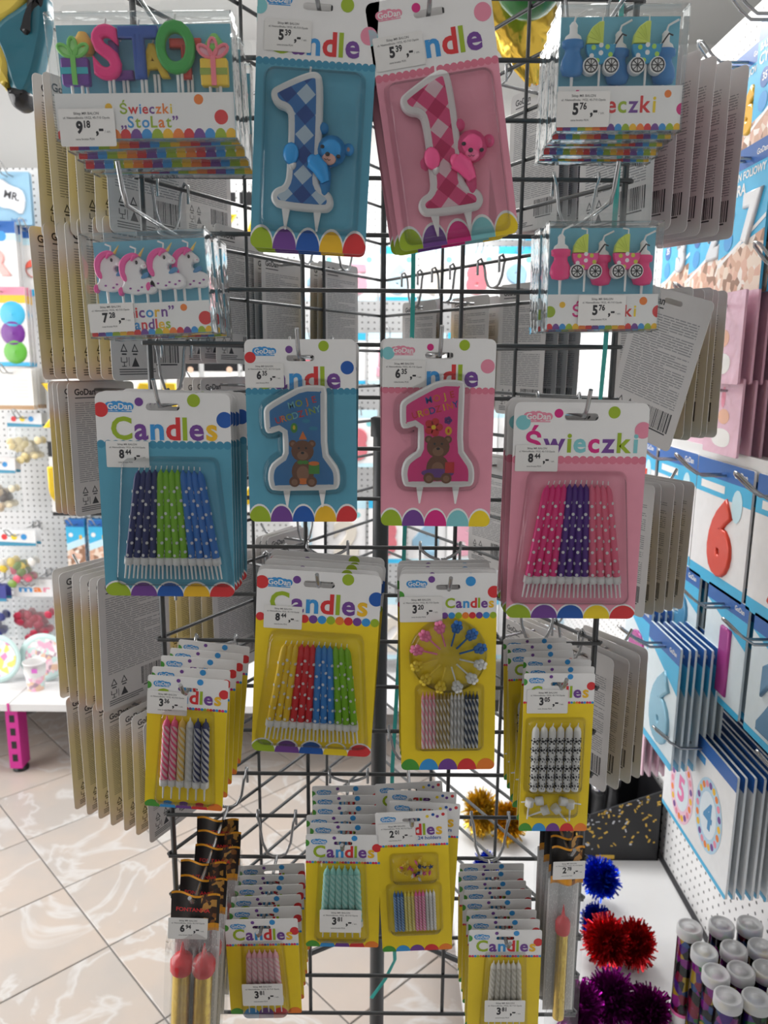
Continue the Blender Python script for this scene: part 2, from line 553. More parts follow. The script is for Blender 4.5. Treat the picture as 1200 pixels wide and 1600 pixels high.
def make_card(root, w, h, body, edge, title, tcols, logo_m, dots, scal, head=.385, hole=(.5, .105), t_uv=(.11, .9, .345), scallop='solid', bot=.1, thick_dots=None, seed=0, rad=.055, extra=None, tgap=.07, outline_white=True):
    """printed hang card. u across (0..1), v down from the top in card widths"""
    mb = MB()
    y = -T_CARD / 2
    out = rrect(-w / 2, w / 2, 0, h, rad * w)
    X = lambda u: (u - .5) * w
    Zv = lambda v: h - v * w
    hu, hv = hole
    hw, hh = .125 * w, .027 * w
    hl = rrect(X(hu) - hw, X(hu) + hw, Zv(hv) - hh, Zv(hv) + hh, hh * .98)
    mb.poly(out, y, WHITE, holes=(hl,))
    mb.poly(out, -y, BACKC, flip=True, holes=(hl,))
    mb.loops([[(p[0], -y, p[1]) for p in out], [(p[0], y, p[1]) for p in out]], PAPER, False, False)
    mb.loops([[(p[0], y, p[1]) for p in hl], [(p[0], -y, p[1]) for p in hl]], PAPER, False, False)
    e = .00006
    # coloured body under the header
    bp = clip([(-w, -h), (w, -h), (w, Zv(head)), (-w, Zv(head))], out)
    mb.poly(bp, y - e, body)
    n = 18
    if scallop == 'solid':
        for i in range(n): 
            p = clip(disc((-.5 + (i + .5) / n) * w, Zv(head), .031 * w, 12), out)
            mb.poly(p, y - 2 * e - (i % 2) * e * .4, edge)
    elif scallop == 'dots':
        dots_row(mb, w, head, .036, [RED, PURP, SKY, GREEN, ORANGE, RED, PURP, SKY, GREEN, ORANGE], y - 2 * e, out, h, 14)
    elif scallop == 'beads':
        dots_row(mb, w, head, .019, [RED, MAG, SKY, GREEN, ORANGE, RED, PURP, SKY], y - 2 * e, out, h, 27)
    # big bottom scallops
    if scal:
        k = len(scal)
        for i, m in enumerate(scal):
            cx = (-.5 + (i + .5) / k * 1.02 - .01) * w
            if outline_white:
                p = clip(disc(cx, .0 * h, .5 / k * w * 1.13, 26, bot * w * 1.22), out)
                mb.poly(p, y - 3 * e - (i % 2) * e * .3, WHITE)
        for i, m in enumerate(scal):
            cx = (-.5 + (i + .5) / k * 1.02 - .01) * w
            p = clip(disc(cx, 0, .5 / k * w * 1.03, 26, bot * w * 1.08), out)
            mb.poly(p, y - 4 * e - (i % 2) * e * .3, m)
    for u, v, r, m in dots:
        p = clip(disc(X(u), Zv(v), r * w, 22), out)
        if p: mb.poly(p, y - 3 * e, m)
    if title:
        rainbow(mb, title, tcols, X(t_uv[0]), X(t_uv[1]), Zv(t_uv[2]), y - 4 * e, .028, tgap)
    logo(mb, X(.08), X(.28), Zv(.125), y - 2 * e, logo_m)
    if extra: extra(mb, X, Zv, y - 5 * e)
    back_print(mb, w, h, T_CARD / 2 + e, seed)
    return mb.obj('card', root)


TAGM = mat((.80, .79, .77), .6, var=.02)


def price_tag(root, w, h, u, v, tw, big, small, y=-.0012, roll=0., pw=None):
    """sticker: u,v = left/top in card units, tw = width in card widths"""
    W = tw * (pw or w); H = W * .62
    mb = MB()
    o = rrect(-W / 2, W / 2, -H, 0, W * .03)
    mb.loops([[(p[0], .0001, p[1]) for p in o], [(p[0], -.0001, p[1]) for p in o]], TAGM, True, False)
    mb.poly(o, -.0001, TAGM)
    e = -.00018
    mb.glyphs('Sklep MR BALON', W * .062, 0, -H * .16, e, GREYINK, .01, 'C')
    mb.glyphs('ul. Niemodlinska 19/22, 45-710 Opole', W * .054, 0, -H * .27, e, GREYINK, .01, 'C')
    vs, fs, a, b = text_mesh(big, .035)
    mb.glyphs(big, W * .27, -W * .2, -H * .64, e, INK, .045, sx=.86)
    x = -W * .2 + (b - a) * W * .27 + W * .01
    mb.glyphs(small, W * .16, x, -H * .5, e, INK, .035, sx=.84)
    mb.glyphs(',-', W * .27, x + W * .2, -H * .66, e, INK, .03)
    mb.glyphs('/ szt.', W * .06, x + W * .36, -H * .64, e, GREYINK, .0)
    mb.glyphs('cena brutto PLN', W * .05, -W * .06, -H * .83, e, GREYINK, .01, 'C')
    ob = mb.obj('price_tag', root)
    ob.location = ((u - .5) * w + W / 2, y, h - v * w)
    ob.rotation_euler = (0, roll, 0)
    ob['label'] = 'white price sticker reading %s,%s' % (big, small)
    return ob


def blister(root, x0, x1, z0, z1, d, taper=.0, r=.006, slope=.004, name='blister'):
    """clear raised tray; taper narrows the top"""
    mb = MB()
    def lp(i, y, rr):
        o = rrect(x0 + i, x1 - i, z0 + i, z1 - i, max(rr, .001))
        cx = (x0 + x1) / 2
        return [(cx + (px - cx) * (1 - taper * (pz - z0) / (z1 - z0)), y, pz) for px, pz in o]
    mb.loops([lp(-.0025, -.0008, r), lp(0, -.0010, r), lp(slope * .35, -d * .75, r), lp(slope * .7, -d * .95, r), lp(slope * 1.6, -d, r)], CLEAR, False, True, True)
    return mb.obj(name, root)


# ------------------------------------------------------------------ candles
def lathe_candle(L, r, m, tip=True):
    mb = MB()
    if tip: mb.lathe([(r, 0), (r, L * .9), (r * .8, L * .955), (r * .3, L * .985), (r * .18, L)], m, 10)
    else: mb.lathe([(r, 0), (r, L * .985), (r * .8, L)], m, 10)
    mb.tube([(0, 0, L * .98), (r * .2, 0, L * 1.04)], r * .14, WHITE, 5)
    return mb


DOTW = mat((.82, .82, .83), .4, var=.01)


def polka(L, r, m, ph):
    mb = lathe_candle(L, r, m)
    n = int(L * .82 / (r * 2.9))
    for i in range(n):
        z = (i + .5 + .3 * ph) * L * .84 / n
        for a in ((-.95, .55) if (i + ph) % 2 else (-.2, 1.25)):
            d = Vector((sin(a), -cos(a), 0)); t = Vector((cos(a), sin(a), 0))
            c = d * r * 1.015; q = r * .43
            mb.add([c + t * q * cos(k * PI / 4) * .95 - d * (0 if 1 else 0) + Vector((0, 0, z + q * sin(k * PI / 4))) + d * (.04 * r) for k in range(8)], [tuple(range(8))], DOTW)
    return mb


def twist(L, r, m1, m2, n=10, turns=1.6, lobe=.1):
    mb = MB(); R = 20
    def ring(z, rr, ph): return [(rr * (1 + lobe * (1 if (i // 2) % 2 else -1) * .5) * cos(2 * PI * i / (2 * n) + ph), rr * (1 + lobe * (1 if (i // 2) % 2 else -1) * .5) * sin(2 * PI * i / (2 * n) + ph), z) for i in range(2 * n)]
    N = 2 * n
    ls = [ring(L * .9 * j / R, r, -turns * 2 * PI * j / R) for j in range(R + 1)]
    vs = [p for l in ls for p in l]
    for par, m in ((0, m1), (1, m2)):
        fs = []
        for j in range(R):
            for i in range(N):
                if (i // 2) % 2 == par: fs.append((j * N + i, j * N + (i + 1) % N, (j + 1) * N + (i + 1) % N, (j + 1) * N + i))
        mb.add(vs, fs, m, True)
    mb.lathe([(r * .98, L * .9), (r * .75, L * .95), (r * .25, L * .985), (r * .15, L * 1.03)], m1, 10)
    mb.lathe([(r * .98, 0), (r * .98, .0003)], m1, 10)
    return mb


def holder(r, m=None, prongs=2):
    mb = MB(); m = m or WHITE
    mb.lathe([(r * .8, -r * 1.2), (r * 1.25, -r * .9), (r * 1.3, r * 1.1), (r * 1.1, r * 1.1)], m, 10)
    for s in ((-1, 1) if prongs == 2 else (0,)):
        mb.lathe([(r * .22, -r * 5.2), (r * .34, -r * 1.0)], m, 6, c=(s * r * .55, 0, 0))
    return mb


def row(root, mbs, x0, x1, zb, y, spread, hold=None, name='candle', labels=None):
    """candles side by side from x0..x1 at the bottom, fanning so that the tops close up by `spread`"""
    n = len(mbs); done = {}; hm = None; outs = []
    for i, mb in enumerate(mbs):
        x = x0 + (x1 - x0) * (i + .5) / n
        if id(mb) not in done:
            o = mb.obj(name, root); done[id(mb)] = o
        else:
            o = done[id(mb)].copy(); COL.objects.link(o); o.parent = root
        for c in list(o.children): pass
        o.location = (x, y + (i % 2) * .0004, zb)
        cx = (x0 + x1) / 2
        o.rotation_euler = (0, -math.atan((x - cx) * spread / .1) if spread else 0, 0)
        if hold is not None:
            if hm is None: hm = hold.obj('holder', o)
            else:
                h2 = hm.copy(); COL.objects.link(h2); h2.parent = o
        outs.append(o)
    return outs


# ------------------------------------------------------------------ room
def wall(name, x0, x1, y0, y1, z0, z1, m):
    mb = MB(); mb.box(x0, x1, y0, y1, z0, z1, m); return structure(mb.obj(name))


GROUT = mat((.2, .195, .19), .8)
PLASTER = mat((.72, .72, .71), .8, var=.02, scale=8)
wall('wall_rear', -3.2, 2.2, 2.45, 2.55, 0, 2.9, PLASTER)
wall('wall_left', -3.3, -3.2, -3.2, 2.55, 0, .35, PLASTER)
wall('trim_1', -3.3, -3.2, -3.2, 2.55, 2.65, 2.9, PLASTER)
wall('wall_front', -3.3, 2.2, -3.3, -3.2, 0, 2.9, PLASTER)
wall('wall_side', 2.2, 2.3, -3.3, 2.55, 0, 2.9, PLASTER)
wall('ceiling', -3.3, 2.3, -3.3, 2.55, 2.9, 3.0, PLASTER)


def tile_mat():
    m = bpy.data.materials.new('marbled_tile'); m.use_nodes = True
    nt = m.node_tree; b = nt.nodes['Principled BSDF']; b.inputs['Roughness'].default_value = .28
    g = nt.nodes.new('ShaderNodeNewGeometry'); oi = nt.nodes.new('ShaderNodeObjectInfo')
    ad = nt.nodes.new('ShaderNodeVectorMath'); ad.operation = 'MULTIPLY_ADD'
    ad.inputs[1].default_value = (1, 1, 1)
    nt.links.new(g.outputs['Position'], ad.inputs[0])
    cb = nt.nodes.new('ShaderNodeCombineXYZ'); mu = nt.nodes.new('ShaderNodeMath'); mu.operation = 'MULTIPLY'; mu.inputs[1].default_value = 30
    nt.links.new(oi.outputs['Random'], mu.inputs[0]); nt.links.new(mu.outputs[0], cb.inputs[2]); nt.links.new(cb.outputs[0], ad.inputs[2])
    n1 = nt.nodes.new('ShaderNodeTexNoise'); n1.inputs['Scale'].default_value = 5; n1.inputs['Detail'].default_value = 3
    n2 = nt.nodes.new('ShaderNodeTexNoise'); n2.inputs['Scale'].default_value = 3.2; n2.inputs['Detail'].default_value = 4; n2.inputs['Distortion'].default_value = 1.2
    for n in (n1, n2): nt.links.new(ad.outputs[0], n.inputs['Vector'])
    c1 = nt.nodes.new('ShaderNodeValToRGB'); e = c1.color_ramp.elements
    e[0].position = .35; e[0].color = (.46, .42, .39, 1); e[1].position = .62; e[1].color = (.52, .445, .39, 1)
    nt.links.new(n1.outputs['Fac'], c1.inputs[0])
    ab = nt.nodes.new('ShaderNodeMath'); ab.operation = 'SUBTRACT'; ab.inputs[1].default_value = .5; nt.links.new(n2.outputs['Fac'], ab.inputs[0])
    a2 = nt.nodes.new('ShaderNodeMath'); a2.operation = 'ABSOLUTE'; nt.links.new(ab.outputs[0], a2.inputs[0])
    mr = nt.nodes.new('ShaderNodeMapRange'); mr.inputs[1].default_value = .0; mr.inputs[2].default_value = .035; mr.inputs[3].default_value = .75; mr.inputs[4].default_value = 0
    nt.links.new(a2.outputs[0], mr.inputs[0])
    mx = nt.nodes.new('ShaderNodeMix'); mx.data_type = 'RGBA'; mx.inputs[7].default_value = (.62, .61, .60, 1)
    nt.links.new(mr.outputs[0], mx.inputs[0]); nt.links.new(c1.outputs[0], mx.inputs[6]); nt.links.new(mx.outputs[2], b.inputs['Base Color'])
    return m


TILE = tile_mat()
mb = MB(); mb.box(-3.3, 2.3, -3.3, 2.55, -.1, -.004, GROUT)
floor = structure(mb.obj('floor'))
TS = .325
du = Vector((.686, -.727, 0)); dv = Vector((.727, .686, 0))
mb = MB(); g_ = TS / 2 - .0024
o_ = [(-g_, -g_), (g_, -g_), (g_, g_), (-g_, g_)]; i_ = [(x * .988, z * .988) for x, z in o_]
mb.loops([[(x, z, -.008) for x, z in o_], [(x, z, -.0012) for x, z in o_], [(x, z, 0) for x, z in i_]], TILE, False, True)
tp = None
for a in range(-9, 10):
    for b in range(-9, 12):
        c = Vector((-.972, 1.089, 0)) + du * TS * (a + .5) + dv * TS * (b + .5)
        if not (-2.6 < c.x < 1.3 and -1.0 < c.y < 2.4): continue
        if tp is None: o = tp = mb.obj('tile', floor)
        else: o = tp.copy(); COL.objects.link(o); o.parent = floor
        o.location = c; o.rotation_euler = (0, 0, math.atan2(du.y, du.x))

# pegboard gondola panels
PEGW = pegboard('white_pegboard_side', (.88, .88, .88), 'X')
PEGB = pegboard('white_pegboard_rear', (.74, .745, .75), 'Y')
STEEL = mat((.74, .745, .75), .35, var=.02, scale=20)
XW, YW = .765, 2.2
wall('wall_right', XW, XW + .03, -1.4, YW, .3, 2.33, PEGW)
wall('wall_back', -2.7, XW, YW, YW + .03, .3, 2.34, PEGB)

# ------------------------------------------------------------------ the wire rack
RS = .0662
Z0 = 1.6227


def wire_mesh(p0, p1, r=.0028):
    mb = MB(); mb.tube([p0, p1], r, WIRE, 7); return mb


rack = thing('wire_display_rack', 'three sided grey wire grid display stand on a central pole', 'display rack', loc=(0, .173, 0))
RC = Vector((0, .173, 0))
TRI = [(Vector((-.3, 0, 0)), Vector((1, 0, 0))), (Vector((.3, 0, 0)), Vector((-.5, .866, 0))), (Vector((0, .5196, 0)), Vector((-.5, -.866, 0)))]
ZB, ZT = Z0 - 15 * RS, Z0 + 8 * RS
for A, e in TRI:
    n = Vector((e.y, -e.x, 0))
    mb = MB()
    for s in (0, .6):
        p = A + e * (s + (.004 if s == 0 else -.004)) - RC
        mb.tube([p + Vector((0, 0, ZB - .004)), p + Vector((0, 0, ZT + .004))], .0036, WIRE, 8)
    fr = mb.obj('wire_panel', rack)
    hw_ = None
    for k in range(-15, 9):
        z = Z0 + k * RS
        if hw_ is None:
            p = A - RC + n * .0042
            hw_ = o = wire_mesh(p - e * .003, p + e * .603).obj('wire', fr)
        else: o = hw_.copy(); COL.objects.link(o); o.parent = fr
        o.location = (0, 0, z)
    vw = None
    for s in (.2, .4):
        p = A + e * s - RC
        wire_mesh(p + Vector((0, 0, ZB)), p + Vector((0, 0, ZT))).obj('wire', fr)
mb = MB()
mb.lathe([(.0125, .02), (.0125, 1.512)], POLE, 20)
mb.obj('pole', rack)
mb = MB(); mb.lathe([(.0165, 1.49), (.0165, 1.518), (.012, 1.52)], POLE, 20); mb.obj('collar', rack)
for A, e in TRI:
    d = (A - RC)
    mb = MB(); mb.tube([d * .04 + Vector((0, 0, ZB + .005)), d * .985 + Vector((0, 0, ZB + .005))], .0048, WIRE, 8); mb.obj('spoke', rack)
    mb = MB(); mb.tube([d * .03 + Vector((0, 0, .035)), d * .75 + Vector((0, 0, .02))], .012, POLE, 8); mb.obj('foot', rack)


def hook(p, length, label, n=Vector((0, -1, 0)), zw=None, tip=.02, side=Vector((1, 0, 0)), clipw=.027, r=.0021):
    """wire hook: arc with two clips over a grid wire and one prong; p = point on the panel where the prong starts"""
    if zw is None: zw = Z0 + RS * math.ceil((p.z + .002 - Z0) / RS)
    h = zw - p.z
    o = thing('wire_hook', label, 'hook', 'wire hooks of the display rack', loc=p)
    s = n * .0085
    mb = MB()
    arc = [side * clipw * q + s + Vector((0, 0, max(0, h - .014) * (1 if abs(q) > .92 else (abs(q) / .92) ** 6) + min(h, .014) * abs(q) ** 2)) for q in (-1, -.9, -.75, -.5, -.25, 0, .25, .5, .75, .9, 1)]
    L = [side * -clipw - n * .0025 + Vector((0, 0, h - .018)), side * -clipw - n * .003 + Vector((0, 0, h + .004)), side * -clipw + n * .003 + Vector((0, 0, h + .008))]
    R = [x + side * 2 * clipw for x in L]
    mb.tube(L + arc + R[::-1], r, HOOKM, 6)
    mb.obj('clip', o)
    mb = MB()
    mb.tube([s, n * length * .5 + Vector((0, 0, .0)), n * length, n * (length + .010) + Vector((0, 0, tip * .35)), n * (length + .02) + Vector((0, 0, tip))], r * 1.12, HOOKM, 7)
    mb.obj('prong', o)
    return o


# ------------------------------------------------------------------ hanging packs
class Spec: pass


def frame(TL, TR, BL, Y):
    s = Spec(); a, b, c = pY(*TL, Y), pY(*TR, Y), pY(*BL, Y)
    s.w = (b - a).length; s.h = (c - a).length; s.roll = math.atan2(b.z - a.z, b.x - a.x)
    s.base = c + (b - a) / 2; s.top = (a + b) / 2; s.Y = Y
    return s


def stack(root, s, n, step, what, group, label_rear, hole=(.5, .105), jit=.02, pitch=0., hk=True, hlen=None, skip=('price_tag',), dz=0., dx=0., tip=.02, holeh=.027, yaw=0.):
    root.location = s.base; root.rotation_euler = (pitch, -s.roll, yaw)
    for i in range(n):
        c = copy_tree(root, None, skip)
        r = -s.roll + random.uniform(-jit, jit)
        c.location = s.base + Vector((dx * (i + 1) + random.uniform(-.0015, .0015), step * (i + 1), dz * (i + 1) + random.uniform(-.0015, .001)))
        c.rotation_euler = (pitch, r, yaw + random.uniform(-.03, .03))
        tag(c, label_rear, root['category'], group)
    if group: root['group'] = group
    if hk:
        hx = (hole[0] - .5) * s.w; hz = s.h - (hole[1] - holeh) * s.w
        p = s.base + Vector((hx * cos(s.roll) - hz * sin(s.roll), 0, hz * cos(s.roll) + hx * sin(s.roll)))
        L = (hlen or -s.Y + .012)
        hook(Vector((p.x, 0, p.z - .0026)), L, 'bent wire hook through the hang holes of the ' + what, tip=tip)


# --- G / J : polka dot candles on large cards
PK = {}
def pk(L, r, key, col):
    k = (round(L, 4), key)
    if k not in PK: PK[k] = [polka(L, r, mat(col, .35), 0), polka(L, r, mat(col, .35), 1)]
    return PK[k]


NAVY = (.018, .03, .17); LIME = (.24, .55, .015); BLU = (.03, .20, .62); HOT = (.85, .03, .25); VIO = (.09, .015, .26); SOFT = (.88, .18, .30)
CYEL = (.9, .62, .03); CRED = (.72, .03, .04); CBLU = (.05, .27, .68)


def polka_pack(name, label, s, body, edge, title, tc, lg, dots, groups, cu, tag_, scallop='solid', scal=None, head=.385, tz=.345, hole=(.5, .105), fan=.3, tx=(.11, .9), cz=(.56, .03), tgap=.07):
    root = thing(name, label, 'candle pack')
    w, h = s.w, s.h
    make_card(root, w, h, body, edge, title, tc, lg, dots, scal, head=head, t_uv=(*tx, tz), scallop=scallop, seed=len(bpy.data.objects), hole=hole, tgap=tgap)
    n = sum(k for k, _, _ in groups)
    x0, x1 = (cu[0] - .5) * w, (cu[1] - .5) * w
    zb = h - cu[3] * w; zt = h - cu[2] * w
    L = zt - zb; r = (x1 - x0) / n * .5
    mbs = []
    for cnt, key, col in groups:
        a = pk(L, r * .96, key + name, col)
        mbs += [a[i % 2] for i in range(cnt)]
    row(root, mbs, x0, x1, zb, -(r * 1.25 + .001), fan, holder(r * .9))
    blister(root, x0 - .012, x1 + .012, zb - r * 6.5, zt + .012, .0125, taper=.2, r=.01)
    price_tag(root, w, h, *tag_[:3], *tag_[3:], y=-.0012)
    return root


s = frame((150, 612), (362, 615), (166, 930), -.125)
G = polka_pack('candle_pack', 'blue card of navy, lime and light blue polka dot candles, priced 8.44', s, TEAL, TEALD, 'Candles', LETTER, SKY,
               [(.04, .13, .055, RED), (.325, .07, .032, PURP), (.73, .055, .048, GREEN), (.955, .195, .06, BLUE)],
               [(4, 'n', NAVY), (4, 'l', LIME), (4, 'b', BLU)], (.175, .905, .565, 1.27), (.065, .36, .32, '8', '44'),
               scal=[GREEN, PURP, BLUE, GOLDY, RED])
stack(G, s, 5, .0145, 'blue card polka dot candles', 'blue cards of polka dot candles', 'blue card of polka dot candles hung behind the one priced 8.44', tip=.03)

s = frame((803, 628), (1015, 630), (790, 965), -.125)
J = polka_pack('candle_pack', 'pink card of hot pink, violet and rose polka dot candles, priced 8.44', s, PINKB, PINKD, 'Świeczki',
               [MAG, PURP, GREEN, AQUA, MAG, PURP, GREEN, AQUA], ROSE,
               [(.07, .15, .055, AQUA), (.33, .08, .033, MAG), (.74, .07, .045, GREEN), (.96, .2, .062, ROSE)],
               [(4, 'h', HOT), (4, 'v', VIO), (4, 's', SOFT)], (.12, .86, .6, 1.34), (.02, .315, .32, '8', '44'),
               scal=[GREEN, PURP, BLUE, YEL, RED], tz=.365, head=.425, tx=(.09, .93))
stack(J, s, 5, .017, 'pink card polka dot candles', 'pink cards of polka dot candles', 'pink card of polka dot candles hung behind the one priced 8.44', tip=.03)

s = frame((382, 887), (577, 899), (393, 1172), -.135)
K = polka_pack('candle_pack', 'yellow card of yellow, red, blue and green polka dot candles, priced 8.44', s, YEL, RED, 'Candles', LETTER, SKY,
               [(.04, .11, .055, RED), (.32, .075, .032, PURP), (.73, .05, .048, GREEN), (.965, .2, .06, BLUE)],
               [(3, 'y', CYEL), (3, 'r', CRED), (3, 'b', CBLU), (3, 'g', LIME)], (.12, .88, .6, 1.30), (.065, .3, .31, '8', '44'),
               scallop='dots', scal=[GREEN, PURP, BLUE, YEL, RED], head=.4, fan=.28)
stack(K, s, 4, .021, 'yellow card polka dot candles', 'yellow cards of polka dot candles', 'yellow card of polka dot candles hung behind the one priced 8.44')

# --- number one candles
ONE_A = [(275, 285), (322, 278), (348, 312), (350, 640), (343, 715), (395, 735), (414, 772), (402, 806), (372, 818), (182, 812), (154, 792), (148, 760), (166, 734), (208, 718), (212, 640), (212, 455), (198, 430), (165, 424), (138, 398), (134, 362), (158, 342)]
ONE_B = [(300, 597), (392, 598), (410, 612), (409, 700), (408, 895), (430, 925), (458, 965), (464, 1010), (460, 1048), (440, 1062), (300, 1064), (165, 1066), (148, 1050), (140, 1000), (152, 950), (185, 920), (212, 905), (212, 850), (212, 792), (152, 812), (134, 795), (131, 740), (132, 700), (152, 678), (225, 636)]


def one_pack(label, s, body, edge, lg, dots, scal, outline, map_, inner_m, deco, tag_, title_uv, head, hole, white_rim=.055, bot=.14, it=2, rect=None):
    root = thing('candle_pack', label, 'candle pack')
    w, h = s.w, s.h
    make_card(root, w, h, body, edge, 'Candle', [GREEN, PURP, SKY, RED, GREEN, PURP], lg, dots, scal, head=head, t_uv=title_uv, hole=hole, seed=len(bpy.data.objects), bot=bot)
    x0, y0, k = map_
    pts = chaikin([((px - x0) / k * w - w / 2, h - (py - y0) / k * w) for px, py in outline], it)
    if area2(pts) < 0: pts = pts[::-1]
    yb, yf = -.004, -.013
    mb = MB()
    mb.prism(pts, yb, yf, WHITE, .0022, True)
    cxs = [p[0] for p in pts]; zs = [p[1] for p in pts]
    for sx in (.28, .76):
        px = min(cxs) + (max(cxs) - min(cxs)) * sx
        zb = min(zs) + .002
        mb.loops([[(px - .0042, yb - .001, zb), (px + .0042, yb - .001, zb), (px + .0042, yf + .003, zb), (px - .0042, yf + .003, zb)],
                  [(px - .0008, -.008, zb - .021), (px + .0008, -.008, zb - .021), (px + .0008, -.0088, zb - .021), (px - .0008, -.0088, zb - .021)]], WHITE)
    mb.tube([(pts[len(pts) // 2][0] * 0 + (min(cxs) + max(cxs)) / 2 + .004, -.0085, max(zs) - .002), ((min(cxs) + max(cxs)) / 2 + .0045, -.0085, max(zs) + .005)], .0011, WHITE, 6)
    body_o = mb.obj('number_candle', root)
    body_o['label'] = 'white rimmed candle shaped like the digit 1'
    mb = MB(); ins = offset(pts, white_rim * w)
    mb.prism(ins, yf + .001, yf - .0006, inner_m, .0004)
    fp = mb.obj('face_panel', body_o)
    deco(root, body_o, w, h, lambda px, py: ((px - x0) / k * w - w / 2, h - (py - y0) / k * w), yf - .0008)
    if rect:
        blister(root, (rect[0] - .5) * w, (rect[1] - .5) * w, h - rect[3] * w, h - rect[2] * w, .0165, r=.009)
        price_tag(root, w, h, *tag_)
        return root
    bl = offset(pts, -.0055)
    mb = MB()
    mb.loops([[(p[0], -.0009, p[1]) for p in offset(pts, -.0075)], [(p[0], -.0014, p[1]) for p in bl], [(p[0], -.0128, p[1]) for p in offset(pts, -.004)], [(p[0], -.0150, p[1]) for p in offset(pts, -.0025)], [(p[0], -.0156, p[1]) for p in offset(pts, -.0005)]], CLEAR, False, False, True)
    mb.poly(offset(pts, -.0005), -.0156, CLEAR)
    mb.obj('blister', root)
    price_tag(root, w, h, *tag_)
    return root


def bear_3d(col, muz):
    def f(root, cand, w, h, C, y):
        m = mat(col, .4); m2 = mat(muz, .4)
        k = w / 490
        mb = MB()
        def B(px, py, rx, rz, ry, mm, dy=0): x, z = C(px, py); mb.ball((x, y + .004 + dy, z), (rx * k, ry, rz * k), mm, 14, 8)
        B(392, 575, 62, 62, .009, m)
        B(355, 490, 22, 24, .004, m); B(462, 565, 23, 25, .004, m); B(462, 567, 13, 15, .0045, m2)
        B(385, 612, 30, 24, .0045, m2, -.006)
        B(372, 690, 24, 75, .006, m)
        obs = mb.obj('bear_figure', cand)
        mb = MB()
        def E(px, py, r, mm, dy): x, z = C(px, py); mb.ball((x, y + dy, z), (r * k, .001, r * .85 * k), mm, 10, 6)
        E(357, 570, 9, INK, -.0062); E(424, 602, 9, INK, -.0048); E(380, 598, 10, INK, -.0072)
        x, z = C(380, 618)
        mb.tube([(x - 12 * k, y - .0068, z + 3 * k), (x - 5 * k, y - .0072, z - 3 * k), (x, y - .0073, z + 2 * k), (x + 6 * k, y - .0072, z - 4 * k), (x + 13 * k, y - .0062, z)], .0003, INK, 4)
        mb.obj('bear_face', cand)
        mb = MB()
        x, z = C(228, 600); mb.ball((x, y - .001, z), (34 * k, .0045, 44 * k), m, 12, 7)
        x, z = C(232, 640); mb.ball((x + .001, y, z), (16 * k, .003, 22 * k), WHITE, 10, 6)
        x, z = C(340, 640); mb.tube([(x - 20 * k, y - .001, z + 18 * k), (x + 12 * k, y - .0015, z - 10 * k), (x + 35 * k, y, z - 60 * k)], [36 * k, 34 * k, 20 * k], m, 10)
        x, z = C(318, 622); mb.ball((x, y - .001, z), (24 * k, .0055, 26 * k), m, 10, 6)
        mb.obj('bear_arm', cand)
    return f


GIB = gingham('blue_gingham', (.55, .68, .78), (.04, .20, .52), (.012, .075, .32), 26.5, -.0067, .185)
GIP = gingham('pink_gingham', (.85, .62, .68), (.80, .08, .25), (.58, .012, .13), 26.5, -.0067, .185)

s = frame((376, -26), (566, -12), (391, 386), -.155)
B1 = one_pack('blue card with blue gingham number one candle and hugging bear, priced 5.39', s, TEAL, TEALD, SKY,
              [(.02, .16, .06, AQUA), (.31, .33, .08, GREEN), (.74, .11, .055, GREEN), (.93, .33, .07, ROSE)], [GREEN, PURP, BLUE, GOLDY, RED],
              ONE_A, (62, -42, 490), GIB, bear_3d((.03, .27, .62), (.55, .32, .27)), (.065, .25, .39, '5', '39'), (.1, .86, .5), .57, (.5, .14), bot=.16, rect=(.09, .91, .63, 1.9))
stack(B1, s, 2, .017, 'blue gingham number candle', 'blue gingham number one packs', 'blue gingham number one pack hung behind the one priced 5.39', hole=(.5, .14))
s = frame((562, 8), (757, -26), (626, 394), -.155)
B2 = one_pack('pink card with pink gingham number one candle and hugging bear, priced 5.39', s, PINKB, PINKD, ROSE,
              [(.01, .25, .06, AQUA), (.92, .2, .07, ROSE), (.4, .09, .035, MAG)], [GREEN, PURP, MAG, AQUA, YEL],
              ONE_A, (54, -10, 490), GIP, bear_3d((.82, .10, .28), (.80, .16, .32)), (.02, .26, .4, '5', '39'), (.1, .89, .46), .56, (.5, .14), bot=.16, rect=(.07, .93, .62, 1.85))
stack(B2, s, 2, .017, 'pink gingham number candle', 'pink gingham number one packs', 'pink gingham number one pack hung behind the one priced 5.39', hole=(.5, .14), dx=-.004)


BROWN = mat((.20, .085, .045), .5); BROWNL = mat((.34, .17, .10), .5)


